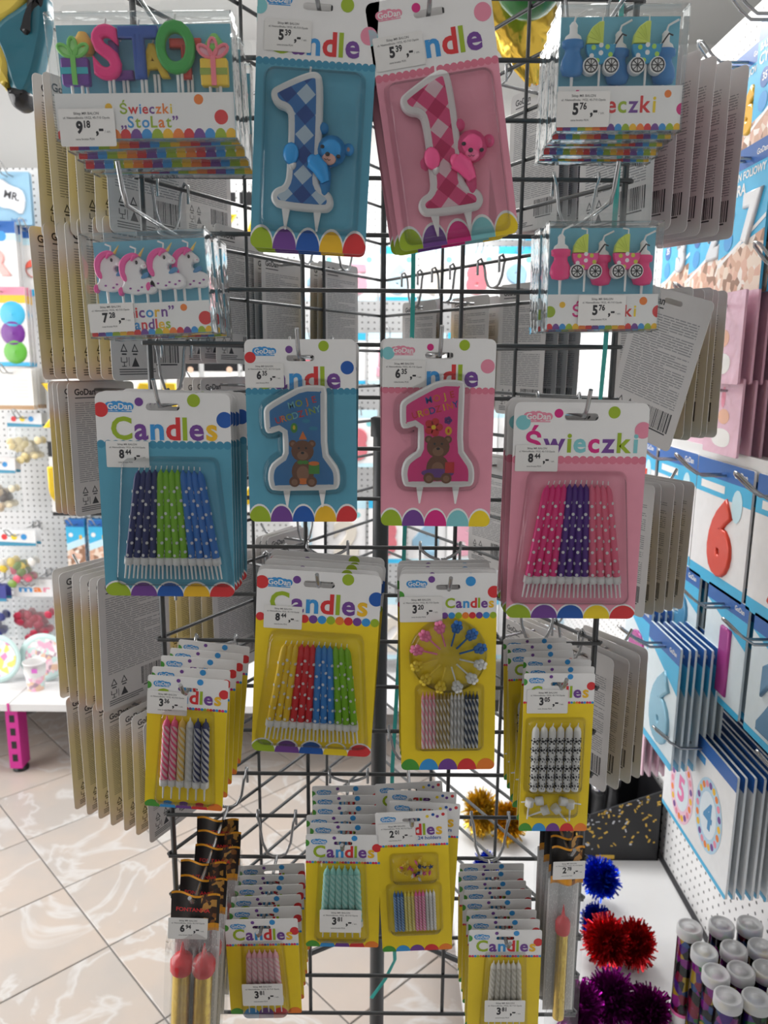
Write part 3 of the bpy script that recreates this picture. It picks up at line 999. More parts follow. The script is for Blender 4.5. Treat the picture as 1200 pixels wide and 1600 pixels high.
def birthday(kind):
    def f(root, cand, w, h, C, y):
        k = w / 490
        mb = MB()
        cols = [AQUA, GREEN, ORANGE, RED] if kind == 'b' else [BLUE, ORANGE, YEL, RED]
        def word(t, px, py, px1, py1, mats):
            gl = [text_mesh(c, .012) for c in t]; n = len(t)
            for i, g in enumerate(gl):
                q = i / (n - 1); x, z = C(px + (px1 - px) * q, py + (py1 - py) * q)
                a = math.atan2(-(py1 - py), px1 - px); sz = 40 * k
                mb.add([(x + ((vx - (g[2] + g[3]) / 2) * cos(a) - vz * sin(a)) * sz, y - .0001, z + ((vx - (g[2] + g[3]) / 2) * sin(a) + vz * cos(a)) * sz) for vx, vz in g[0]], g[1], mats[i % len(mats)])
        word('MOJE', 258, 697, 358, 672, cols); word('URODZINY', 200, 762, 374, 714, cols[::-1])
        def d(px, py, r, m, yy=0, rz=None): x, z = C(px, py); mb.poly(disc(x, z, r * k, 16, (rz or r) * k), y - yy, m)
        if kind == 'b':
            d(265, 783, 15, GRASS, .0001, 22); d(265, 781, 6, YEL, .0002, 10)
            d(318, 752, 18, mat((.03, .3, .5), .4), .0001, 9); d(350, 785, 20, mat((.03, .3, .5), .4), .0001, 9)
            x, z = C(303, 800); mb.poly([(x - 18 * k, z - 34 * k), (x + 18 * k, z - 34 * k), (x, z + 4 * k)], y - .0002, ORANGE)
        else:
            for q in range(5):
                a = q * 2 * PI / 5; d(278 + 24 * cos(a), 800 + 24 * sin(a), 17, RED, .0001)
            d(278, 800, 10, YEL, .0002)
            for q in range(5):
                a = q * 2 * PI / 5; d(340 + 10 * cos(a), 770 + 10 * sin(a), 8, PURP, .0001)
            d(343, 815, 15, GOLDY, .0001, 19); d(343, 815, 5, RED, .0002, 9)
        # teddy print
        d(258, 853, 17, BROWN, .00012); d(342, 853, 17, BROWN, .00012); d(258, 853, 9, BROWNL, .00018); d(342, 853, 9, BROWNL, .00018)
        d(300, 978, 50, BROWN, .00012, 58); d(300, 885, 50, BROWN, .00022, 48); d(300, 905, 25, BROWNL, .00028, 20)
        d(300, 985, 28, BROWNL, .0002, 34)
        d(284, 872, 5, INK, .00034); d(316, 872, 5, INK, .00034); d(300, 893, 8, INK, .00034, 6)
        d(262, 1022, 24, BROWN, .0003); d(338, 1022, 24, BROWN, .0003); d(262, 1024, 14, BROWNL, .00036); d(338, 1024, 14, BROWNL, .00036)
        if kind == 'b':
            d(290, 935, 14, GRASS, .0004, 9); d(312, 935, 14, GRASS, .0004, 9); d(300, 1020, 34, ORANGE, .00028, 14)
            x, z = C(350, 965); mb.poly([(x - 24 * k, z - 22 * k), (x + 24 * k, z - 22 * k), (x + 24 * k, z + 22 * k), (x - 24 * k, z + 22 * k)], y - .0004, GRASS)
            d(350, 940, 24, ORANGE, .0005, 10)
        else:
            d(300, 1000, 72, PURP, .00025, 20)
            x, z = C(352, 975); mb.poly([(x - 20 * k, z - 24 * k), (x + 20 * k, z - 24 * k), (x + 20 * k, z + 24 * k), (x - 20 * k, z + 24 * k)], y - .0004, RED)
        mb.obj('printed_motif', cand)
    return f


s = frame((387, 530), (562, 530), (391, 815), -.13)
H1 = one_pack('blue card with blue number one birthday bear candle, priced 6.35', s, TEAL, TEALD, SKY,
              [(.05, .16, .05, RED), (.4, .09, .033, PURP), (.71, .06, .047, GREEN), (.92, .25, .06, BLUE)], [GREEN, PURP, BLUE, GOLDY, RED],
              ONE_B, (48, 400, 490), mat((.03, .21, .50), .35), birthday('b'), (.0, .21, .35, '6', '35'), (.06, .86, .43), .46, (.5, .165), it=1)
stack(H1, s, 3, .017, 'blue birthday number candle', 'blue birthday bear number one packs', 'blue birthday bear pack hung behind the one priced 6.35', hole=(.5, .165), tip=.03, dx=-.001)
s = frame((597, 528), (775, 530), (595, 821), -.13)
I1 = one_pack('pink card with pink number one birthday bear candle, priced 6.35', s, PINKB, PINKD, ROSE,
              [(.05, .13, .055, AQUA), (.42, .075, .03, MAG), (.72, .055, .047, GREEN), (.93, .235, .062, ROSE)], [GREEN, PURP, MAG, AQUA, YEL],
              ONE_B, (54, 424, 490), mat((.85, .045, .28), .35), birthday('p'), (.0, .19, .38, '6', '35'), (.06, .85, .41), .45, (.5, .145), it=1)
stack(I1, s, 3, .017, 'pink birthday number candle', 'pink birthday bear number one packs', 'pink birthday bear pack hung behind the one priced 6.35', hole=(.5, .145), tip=.03)

# --- small yellow cards
SD = [(.0, .13, .05, GRASS), (.38, .05, .025, PURP), (.65, .05, .04, SKY), (.95, .19, .062, RED)]
SS = [GRASS, SKY, PURP, RED, ORANGE]
TWM = {}


def tw(L, r, a, b, n=10, turns=1.6):
    k = (round(L, 4), round(r, 5), a, b, turns)
    if k not in TWM: TWM[k] = twist(L, r, mat(a, .35), mat(b, .35), n, turns)
    return TWM[k]


def small_pack(label, s, cols, cu, tag_, head=.5, tz=.43, turns=2.2, hold=True, fan=.2, hole=(.5, .16), dots=SD, title='Candles', tx=(.1, .92), tcols=LETTER, plainwhite=None, extra=None, tagpos=None, lab='candle pack'):
    root = thing('candle_pack', label, lab)
    w, h = s.w, s.h
    make_card(root, w, h, YEL, RED, title, tcols, SKY, dots, SS, head=head, t_uv=(*tx, tz), scallop='beads', seed=len(bpy.data.objects), hole=hole, rad=.03, bot=.09, outline_white=False, extra=extra)
    n = len(cols)
    x0, x1 = (cu[0] - .5) * w, (cu[1] - .5) * w
    zb = h - cu[3] * w; zt = h - cu[2] * w; L = (zt - zb) / 1.03; r = (x1 - x0) / n * .5
    row(root, [tw(L, r * .95, a, b, 8, turns) for a, b in cols], x0, x1, zb, -(r * 1.05 + .0012), fan, holder(r * .85, prongs=1) if hold else None)
    blister(root, x0 - .006, x1 + .006, zb - (r * 6 if hold else .004), zt + .006, .012, r=.006, taper=.16 if fan else 0)
    if tag_: price_tag(root, w, h, *tag_[:5], y=-.0130 if tagpos else -.0012)
    return root


CW = (.80, .79, .77)
s = frame((214, 1053), (340, 1063), (226, 1258), -.155)
M1 = small_pack('yellow card of pink, gold, white and navy spiral candles, priced 3.36', s,
                [((.92, .12, .28), (.9, .62, .66))] * 2 + [((.85, .55, .12), (.88, .75, .5))] + [(CW, (.72, .71, .69))] + [((.03, .04, .14), (.6, .6, .62))] * 2,
                (.2, .82, .5, 1.40), (.0, .2, .5, '3', '36'), head=.41, tz=.34, fan=.08)
stack(M1, s, 4, .029, 'yellow card spiral candles', 'yellow cards of mixed spiral candles', 'yellow card of mixed spiral candles hung behind the one priced 3.36', hole=(.5, .16), jit=.03)

s = frame((817, 1052), (928, 1052), (810, 1298), -.15)
SOC = MB()


def soccer(L, r):
    mb = lathe_candle(L, r, WHITE)
    rnd = random.Random(3)
    for i in range(6):
        z = (i + .6) * L * .84 / 6
        for a in (-.9 + .25 * (i % 3), .65 + .2 * (i % 2)):
            d = Vector((sin(a), -cos(a), 0)); t = Vector((cos(a), sin(a), 0)); up = Vector((0, 0, 1))
            def pent(cu, cv, q, nn=6): mb.add([d * (r * 1.04) + t * (cu + q * cos(k * 2 * PI / nn)) + up * (z + cv + q * sin(k * 2 * PI / nn)) - d * (abs(cu) * .3) for k in range(nn)], [tuple(range(nn))], INK)
            pent(0, 0, r * .4)
            for q in range(5):
                b = q * 2 * PI / 5 + .5; pent(r * .78 * cos(b), r * .78 * sin(b), r * .25, 5)
    return mb


N1 = thing('candle_pack', 'yellow card of white football patterned candles, priced 3.05', 'candle pack')
w, h = s.w, s.h
make_card(N1, w, h, YEL, RED, 'Candles', LETTER, SKY, SD, SS, head=.44, t_uv=(.1, .92, .36), scallop='beads', seed=5, hole=(.5, .16), rad=.03, bot=.12, outline_white=False)
x0, x1 = (.12 - .5) * w, (.83 - .5) * w
L = 1.0 * w; zb = h - 1.76 * w
sc_ = soccer(L, (x1 - x0) / 12 * .93)
row(N1, [sc_] * 6, x0, x1, zb, -.0065, 0)
blister(N1, x0 - .004, x1 + .004, zb - .004, zb + L + .006, .013)
hm = holder(.0042, prongs=1); ho = None
for i, (u, v, a) in enumerate(((.13, 2.0, .1), (.27, 1.97, 1.5), (.36, 2.12, 1.2), (.52, 2.1, -.7), (.62, 1.98, -1.4), (.72, 2.03, 0))):
    if ho is None: o = ho = hm.obj('candle_holder', N1)
    else: o = ho.copy(); COL.objects.link(o); o.parent = N1
    o.location = ((u - .5) * w, -.006, h - v * w + .003); o.rotation_euler = (0, a, 0)
blister(N1, -.4 * w, .34 * w, h - 2.2 * w, h - 1.86 * w, .012)
price_tag(N1, w, h, .05, .24, .58, '3', '05')
stack(N1, s, 5, .024, 'football candles', 'yellow cards of football candles', 'yellow card of football candles hung behind the one priced 3.05', hole=(.5, .16), jit=.05)

s = frame((630, 897), (783, 895), (627, 1203), -.135)
L1 = thing('candle_pack', 'yellow card with round tray of flower holders above striped candles, priced 3.20', 'candle pack')
w, h = s.w, s.h
make_card(L1, w, h, YEL, RED, 'Candles', LETTER, SKY, [(.33, .06, .035, PURP), (.73, .085, .052, SKY), (.97, .2, .065, RED), (.0, .23, .05, GRASS)], [GRASS, SKY, PURP, RED, ORANGE], head=.45, t_uv=(.47, .97, .365), scallop='dots', seed=8, hole=(.5, .145), rad=.05, bot=.12, outline_white=False)
cz = h - .88 * w
fl = {}
for i in range(12):
    a = PI * .5 - .25 - i * 2 * PI / 12
    kind = 'blue_flower' if i < 3 else 'white_flower' if i < 6 else 'yellow_flower' if i < 9 else 'pink_flower'
    colr = {'blue_flower': (.02, .16, .50), 'white_flower': (.8, .8, .78), 'yellow_flower': (.9, .68, .05), 'pink_flower': (.90, .22, .42)}[kind]
    if kind not in fl:
        m_ = mat(colr, .35); mb = MB()
        mb.tube([(0, 0, .012), (0, 0, .030)], .0012, m_, 6)
        for q in range(6): mb.ball((.0045 * cos(q * PI / 3), -.002, .0345 + .0045 * sin(q * PI / 3)), (.0032, .003, .0032), m_, 8, 5)
        mb.lathe([(.002, -.001), (.0028, .003)], m_, 8, c=(0, -.003, .034))
        o = fl[kind] = mb.obj('flower_holder', L1)
    else: o = fl[kind].copy(); COL.objects.link(o); o.parent = L1
    o.location = (0, -.006, cz); o.rotation_euler = (0, PI / 2 - a, 0); o.scale = (.95, 1, w * .385 / .039)
mb = MB()
R = w * .385
mb.lathe([(R + .003, 0), (R + .0005, .0012), (R, .009), (R * .9, .0125), (R * .5, .0118), (R * .3, .007), (.001, .0065)], CLEAR, 32)
b_ = mb.obj('round_blister', L1); b_.location = (0, -.0008, cz); b_.rotation_euler = (PI / 2, 0, 0)
cols = [((.88, .35, .45), (.85, .72, .72))] * 4 + [((.42, .30, .10), (.78, .74, .66))] * 4 + [(CW, (.5, .5, .5))] * 4 + [((.03, .05, .10), (.6, .62, .64))] * 4
x0, x1 = (.215 - .5) * w, (.82 - .5) * w
zb = h - 1.91 * w; L = .62 * w; r = (x1 - x0) / 32
row(L1, [tw(L, r * .97, a, b, 4, 2.6) for a, b in cols], x0, x1, zb, -.005, 0)
blister(L1, x0 - .005, x1 + .005, zb - .004, zb + L + .008, .010)
price_tag(L1, w, h, .0, .24, .44, '3', '20')
stack(L1, s, 4, .016, 'flower holder candle cards', 'yellow cards with round holder trays', 'yellow card with round holder tray hung behind the one priced 3.20', hole=(.5, .145))

s = frame((473, 1303), (590, 1305), (478, 1478), -.15)
MINT = ((.30, .66, .60), (.52, .80, .74))
O1 = small_pack('yellow card of six mint green spiral candles, priced 3.81', s, [MINT] * 6, (.2, .78, .42, 1.30), (.2, 1.03, .56, '3', '81'), head=.415, tz=.335, hole=(.5, .13), fan=.24, tagpos=1)
stack(O1, s, 5, .022, 'mint candle cards', 'yellow cards of mint spiral candles', 'yellow card of mint spiral candles hung behind the one priced 3.81', hole=(.5, .13))
s = frame((354, 1437), (468, 1435), (361, 1584), -.15)
PNK = ((.86, .45, .52), (.88, .66, .68))
Q1 = small_pack('yellow card of six pale pink spiral candles, priced 3.81', s, [PNK] * 6, (.24, .76, .43, 1.24), (.21, .90, .56, '3', '81'), head=.4, tz=.32, hole=(.5, .13), fan=.24, tagpos=1)
stack(Q1, s, 5, .021, 'pale pink candle cards', 'yellow cards of pale pink spiral candles', 'yellow card of pale pink spiral candles hung behind the one priced 3.81', hole=(.5, .13))
s = frame((732, 1453), (846, 1453), (729, 1622), -.16)
PRL = ((.78, .75, .68), (.62, .58, .50))
R1 = small_pack('yellow card of six pearl white spiral candles, priced 3.81', s, [PRL] * 6, (.26, .76, .43, 1.30), (.22, .99, .56, '3', '81'), head=.41, tz=.33, hole=(.5, .13), fan=.24, tagpos=1)
stack(R1, s, 7, .0185, 'pearl white candle cards', 'yellow cards of pearl white spiral candles', 'yellow card of pearl white spiral candles hung behind the one priced 3.81', hole=(.5, .13), dx=.0)

s = frame((600, 1270), (713, 1265), (598, 1487), -.15)


def holders_text(mb, X, Zv, y):
    mb.glyphs('24 holders', .075 * s.w, X(.58), Zv(.435), y, BLUE, .01)


P1 = small_pack('yellow card of thin blue, yellow, pink and white candles with 24 holders, priced 2.01', s,
                [((.03, .14, .42), (.35, .5, .7))] * 3 + [((.82, .68, .08), (.85, .8, .4))] * 3 + [((.9, .16, .42), (.92, .6, .72))] * 3 + [(CW, (.66, .66, .66))] * 3,
                (.19, .79, 1.2, 1.84), (.03, .17, .52, '2', '01'), head=.52, tz=.36, turns=3, hold=False, fan=0, hole=(.5, .13), extra=holders_text,
                dots=[(.72, .085, .022, YEL), (.8, .06, .022, BLUE), (.86, .09, .022, PURP), (.94, .06, .024, RED)])
w, h = s.w, s.h
st = None
mstar = {}
for i in range(34):
    c = random.choice(((.85, .84, .8), (.88, .62, .06), (.02, .06, .30), (.85, .15, .42), (.9, .7, .1)))
    if c not in mstar:
        mb = MB(); mm = mat(c, .4)
        mb.lathe([(.0015, 0), (.0022, .0025)], mm, 8)
        for q in range(5): mb.tube([(0, 0, .001), (.0036 * cos(q * 1.257), .0036 * sin(q * 1.257), .0014)], [.0009, .0004], mm, 5)
        o = mstar[c] = mb.obj('star_holder', P1)
    else: o = mstar[c].copy(); COL.objects.link(o); o.parent = P1
    a = random.uniform(0, 6.28); q = random.random() ** .5
    o.location = ((.5 + .26 * q * cos(a) - .47) * w, -.003 - random.random() * .004, h - (.86 + .14 * q * sin(a)) * w)
    o.rotation_euler = (random.uniform(1, 2.2), random.uniform(-.6, .6), random.uniform(0, 6))
blister(P1, -.31 * w, .33 * w, h - 1.08 * w, h - .66 * w, .011)
stack(P1, s, 3, .022, 'thin candle cards with star holders', 'yellow cards of thin candles with star holders', 'yellow card of thin candles hung behind the one priced 2.01', hole=(.5, .13), jit=.09)

# ------------------------------------------------------------------ boxed shape candles
STICK = WHITE
BOXBLUE = mat((.16, .46, .60), .5, var=.06, scale=14)
RAIN = [RED, PURP, SKY, GREEN, GOLDY, ORANGE]


def pvc_box(name, label, s, depth, strip_h, words, tag_, dots, fill, tab=.12, title_off=0.):
    """clear plastic box: backing card, printed front strip, candles, hang tab"""
    root = thing(name, label, 'candle box')
    w, h = s.w, s.h
    yb = depth
    mb = MB()
    a = [(-w / 2, 0), (w / 2, 0), (w / 2, h), (-w / 2, h)]
    mb.loops([[(x, 0, z) for x, z in a], [(x, yb, z) for x, z in a]], PVC, True, False)
    e = .0007
    for x in (-w / 2, w / 2):
        for z in (0, h): mb.box(x - e, x + e, 0, yb, z - e, z + e, PVC)
        mb.box(x - e, x + e, -e, e, 0, h, PVC)
    for z in (0, h): mb.box(-w / 2, w / 2, -e, e, z - e, z + e, PVC)
    mb.obj('clear_box', root)
    mb = MB(); th = tab * w
    hl = rrect(-.1 * w, .1 * w, h + th * .45, h + th * .72, th * .13)
    o_ = rrect(-w / 2, w / 2, h - .002, h + th, .03 * w)
    mb.poly(o_, yb + .0006, PVC, holes=(hl,)); mb.obj('hang_tab', root)
    mb = MB(); mb.box(-w / 2 + .002, w / 2 - .002, yb - .0008, yb, .002, h - .004, BOXBLUE); 
    back_print_box(mb, w, h, yb + .0001)
    mb.obj('backing_card', root)
    mb = MB()
    mb.box(-w / 2 + .001, w / 2 - .001, .0008, .0014, .001, strip_h, WHITE)
    out = rrect(-w / 2 + .001, w / 2 - .001, .001, strip_h, .0005, 1)
    for i in range(17):
        p = clip(disc((-.5 + (i + .5) / 17) * w, .001, .033 * w, 14, .05 * w), out)
        if p: mb.poly(p, .00074 - (i % 2) * .00002, RAIN[i % 6])
    for u, v, r, m in dots:
        p = clip(disc((u - .5) * w, strip_h - v * w, r * w, 18), out)
        if p: mb.poly(p, .0007, m)
    for txt, u0, u1, zf, mats in words:
        rainbow(mb, txt, mats, (u0 - .5) * w, (u1 - .5) * w, strip_h * zf, .00066, .02, .08)
    mb.obj('front_strip', root)
    fill(root, w, h, depth, strip_h)
    price_tag(root, w, h, *tag_[:3], *tag_[3:5], y=-.0009)
    return root


def back_print_box(mb, w, h, y):
    for k in range(8):
        mb.poly([(-.4 * w, h * .8 - k * .05 * w), (.4 * w - .1 * w * (k % 3), h * .8 - k * .05 * w), (.4 * w - .1 * w * (k % 3), h * .8 - k * .05 * w - .015 * w), (-.4 * w, h * .8 - k * .05 * w - .015 * w)], y, GREYINK, flip=True)


def stick(mb, x, y, z0, z1, r=.0016): mb.lathe([(r * .7, 0), (r, z1 - z0)], STICK, 7, c=(x, y, z0))


def present(root, x, y, z, sz, c_box, c_bow, c_band, topz):
    mb = MB(); m1, m2, m3 = mat(c_box, .35), mat(c_bow, .35), mat(c_band, .35)
    o = rrect(x - sz * .5, x + sz * .5, z, z + sz * .92, sz * .07)
    mb.prism(o, y + .004, y - .004, m1, .0015, True)
    mb.box(x - sz * .5, x + sz * .5, y - .0046, y - .0038, z + sz * .36, z + sz * .58, m3)
    mb.box(x - sz * .09, x + sz * .09, y - .0056, y - .0038, z, z + sz * .95, m2)
    for a in (-.95, 0, .95):
        c = Vector((x + sz * .42 * sin(a) * .85, 0, z + sz * .95 + sz * .32 * cos(a)))
        ring = [(c.x + (sz * .15 * cos(t)) * cos(a) + sz * .30 * sin(t) * sin(a), y - .003, c.z - sz * .15 * cos(t) * sin(a) + sz * .30 * sin(t) * cos(a)) for t in [k * 2 * PI / 14 for k in range(15)]]
        mb.tube(ring, sz * .06, m2, 6)
        mb.poly([(p[0], p[2]) for p in ring[:-1]], y - .002, mat(tuple(min(.9, q * 1.6 + .15) for q in c_bow), .4))
    mb.tube([(x, y, z + sz * 1.4), (x + .002, y, z + sz * 1.62)], .0009, WHITE, 5)
    for dx in (-.005, .005): stick(mb, x + dx, y, topz, z + .002)
    mb.obj('gift_candle', root)


def fill_stolat(root, w, h, d, sh):
    U = lambda u: (u - .5) * w
    V = lambda v: h - v * w
    def let(ch, u, v, size, col, y, sx=1.):
        mb = MB(); zz = V(v)
        solid_text(mb, ch, size, U(u), zz, y + .0045, y - .0045, mat(col, .3), .0, .05, sx)
        for dx in (0, .004): stick(mb, U(u) + dx, y + .001, sh * .3, zz + size * .05)
        mb.tube([(U(u), y, zz + size * .72), (U(u) + .002, y, zz + size * .82)], .0009, WHITE, 5)
        mb.obj('letter_candle', root)
    k = w
    let('L', .37, .295, .25 * k, (.20, .05, .32), d * .72)
    let('A', .545, .29, .22 * k, (.85, .55, .02), d * .72)
    let('T', .73, .295, .26 * k, (.70, .06, .04), d * .72)
    let('S', .305, .30, .345 * k, (.88, .03, .24), d * .34, .92)
    let('T', .485, .30, .335 * k, (.025, .09, .38), d * .34, .98)
    let('O', .685, .275, .335 * k, (.04, .36, .06), d * .34, .78)
    present(root, U(.125), d * .36, V(.345), .15 * k, (.16, .05, .33), (.20, .60, .12), (.05, .45, .55), sh * .3)
    present(root, U(.89), d * .36, V(.355), .15 * k, (.88, .60, .05), (.90, .22, .28), (.30, .40, .06), sh * .3)
    mb = MB(); m = mat((.85, .5, .08), .4); r_ = mat((.62, .04, .04), .3)
    mb.lathe([(.008, 0), (.012, .006), (.009, .012), (.004, .02)], m, 10, c=(U(.165), d * .75, V(.18)))
    mb.ball((U(.185), d * .7, V(.125)), .0055, r_)
    stick(mb, U(.165), d * .75, sh * .3, V(.18)); mb.obj('cake_candle', root)
    mb = MB(); m = mat((.20, .55, .10), .4)
    mb.lathe([(.009, 0), (.013, .006), (.009, .013), (.003, .021)], m, 10, c=(U(.89), d * .75, V(.2)))
    mb.ball((U(.905), d * .7, V(.135)), .005, mat((.10, .04, .16), .3))
    stick(mb, U(.89), d * .75, sh * .3, V(.2)); mb.obj('cake_candle', root)


s = frame((64, 25), (352, 22), (90, 219), -.18)
A1 = pvc_box('candle_box', 'clear box of gift and STO LAT letter candles, priced 9.18', s, .021, s.w * .235,
             [('Świeczki', .36, .65, .56, [GREEN, RED, SKY, RED, PURP, ORANGE, ORANGE, YEL]), ('„StoLat”', .36, .68, .26, [PURP, SKY, GREEN, SKY, GREEN, ORANGE, GREEN, PURP])],
             (.02, .47, .31, '9', '18'), [(.30, .07, .02, GOLDY), (.8, .035, .026, ORANGE), (.92, .125, .038, RED)], fill_stolat, tab=.16)
stack(A1, s, 4, .0235, 'letter candle boxes', 'boxes of letter candles', 'clear box of letter candles hung behind the one priced 9.18', hole=(.5, -.105), holeh=.0, hlen=.2, jit=.02, pitch=.06, dz=-.003)


def baby_fill(base, hood, dotc, bottle):
    def f(root, w, h, d, sh):
        U = lambda u: (u - .5) * w
        V = lambda v: h - v * w
        mbase, mh, md, mbo = mat(base, .35), mat(hood, .35), mat(dotc, .35), mat(bottle, .3)
        bm = None
        for u, y, v in ((.12, .34, .49), (.50, .76, .535), (.87, .76, .535)):
            if bm is None:
                mb = MB(); k = w
                mb.lathe([(.01 * k, 0), (.075 * k, .012 * k), (.095 * k, .06 * k), (.085 * k, .12 * k), (.06 * k, .17 * k), (.062 * k, .2 * k), (.085 * k, .21 * k), (.088 * k, .255 * k), (.07 * k, .265 * k)], mbo, 16)
                mb.lathe([(.07 * k, .262 * k), (.06 * k, .29 * k), (.032 * k, .31 * k), (.03 * k, .35 * k), (.034 * k, .365 * k), (.015 * k, .39 * k)], WHITE, 14)
                mb.tube([(0, 0, .38 * k), (.002, 0, .43 * k), (.012, 0, .47 * k)], .0011, WHITE, 5)
                mb.lathe([(.0012, -.14 * k), (.0017, .01 * k)], STICK, 7)
                o = bm = mb.obj('bottle_candle', root)
            else: o = bm.copy(); COL.objects.link(o); o.parent = root
            o.location = (U(u), d * y, V(v)); o.scale = (1, .55, 1)
        pm = None
        for u in (.335, .70):
            if pm is None:
                mb = MB(); k = w
                bowl = [(-.14 * k, .11 * k)] + [(.14 * k * cos(a), .11 * k + .17 * k * sin(a)) for a in [PI + i * PI / 10 for i in range(11)]] + [(.14 * k, .11 * k)]
                mb.prism(bowl[1:], .004, -.004, mbase, .0012)
                hd = [(-.135 * k, .115 * k), (.02 * k, .115 * k)] + [(.02 * k, .30 * k), (-.02 * k, .30 * k), (-.085 * k, .255 * k), (-.125 * k, .19 * k)]
                mb.prism(hd, .004, -.0045, mh, .0014)
                for j in range(4):
                    a = .3 + j * .32; mb.tube([(.0, -.0046, .13 * k), (-.13 * k * cos(a), -.0048, .13 * k + .15 * k * sin(a))], .0006, mh, 5)
                for x, z, mm in ((-.07, .08, md), (.06, .085, md), (0, .035, WHITE), (-.085, .01, WHITE), (.09, .02, md), (0, .10, WHITE), (-.03, -.03, md)):
                    mb.poly(disc(x * k, z * k, .022 * k, 10), -.0042, mm)
                mb.tube([(.13 * k, 0, .10 * k), (.17 * k, 0, .16 * k), (.2 * k, 0, .2 * k), (.24 * k, 0, .185 * k)], .001, INK, 5)
                for x in (-.09, .1):
                    mb.prism(disc(x * k, -.075 * k, .075 * k, 18), .0045, -.0062, WHITE, .0008)
                    mb.tube([(x * k + .058 * k * cos(t), -.0066, -.075 * k + .058 * k * sin(t)) for t in [q * 2 * PI / 14 for q in range(15)]], .0008, INK, 5)
                    for q in range(4):
                        t = q * PI / 4; mb.tube([(x * k - .055 * k * cos(t), -.0066, -.075 * k - .055 * k * sin(t)), (x * k + .055 * k * cos(t), -.0066, -.075 * k + .055 * k * sin(t))], .0005, INK, 4)
                mb.lathe([(.0012, -.28 * k), (.0017, -.03 * k)], STICK, 7)
                mb.tube([(.01 * k, 0, .29 * k), (.01 * k, 0, .35 * k), (-.05 * k, 0, .36 * k)], .0011, WHITE, 5)
                o = pm = mb.obj('pram_candle', root)
            else: o = pm.copy(); COL.objects.link(o); o.parent = root
            o.location = (U(u), d * .30, V(.355)); o.scale = (.84, .8, .84)
    return f


SW = [MAG, PURP, SKY, RED, GREEN, PURP, RED, YEL]
s = frame((877, 12), (1078, 10), (868, 206), -.16)
D1 = pvc_box('candle_box', 'clear box of blue pram and bottle candles, priced 5.76', s, .02, s.w * .33, [('Świeczki', .1, .79, .42, SW)],
             (.0, .605, .42, '5', '76'), [(.88, .06, .028, ORANGE), (1.0, .17, .045, MAG)], baby_fill((.04, .32, .55), (.60, .72, .12), (.42, .70, .10), (.03, .20, .50)), tab=.12)
stack(D1, s, 4, .0225, 'blue baby candle boxes', 'boxes of blue pram candles', 'clear box of blue pram candles hung behind the one priced 5.76', hole=(.5, -.08), holeh=.0, hlen=.18, dz=-.002, pitch=.05)
s = frame((857, 346), (1036, 345), (853, 516), -.15)
F1 = pvc_box('candle_box', 'clear box of pink pram and bottle candles, priced 5.76', s, .018, s.w * .31, [('Świeczki', .23, .8, .38, SW)],
             (.28, .625, .42, '5', '76'), [(.03, .15, .05, GREEN), (.14, .09, .027, GOLDY), (.86, .06, .035, ORANGE), (1.0, .15, .055, RED)], baby_fill((.85, .08, .30), (.62, .74, .10), (.62, .60, .06), (.82, .04, .22)), tab=.22)
stack(F1, s, 4, .0205, 'pink baby candle boxes', 'boxes of pink pram candles', 'clear box of pink pram candles hung behind the one priced 5.76', hole=(.5, -.16), holeh=.0, hlen=.16, tip=.035)


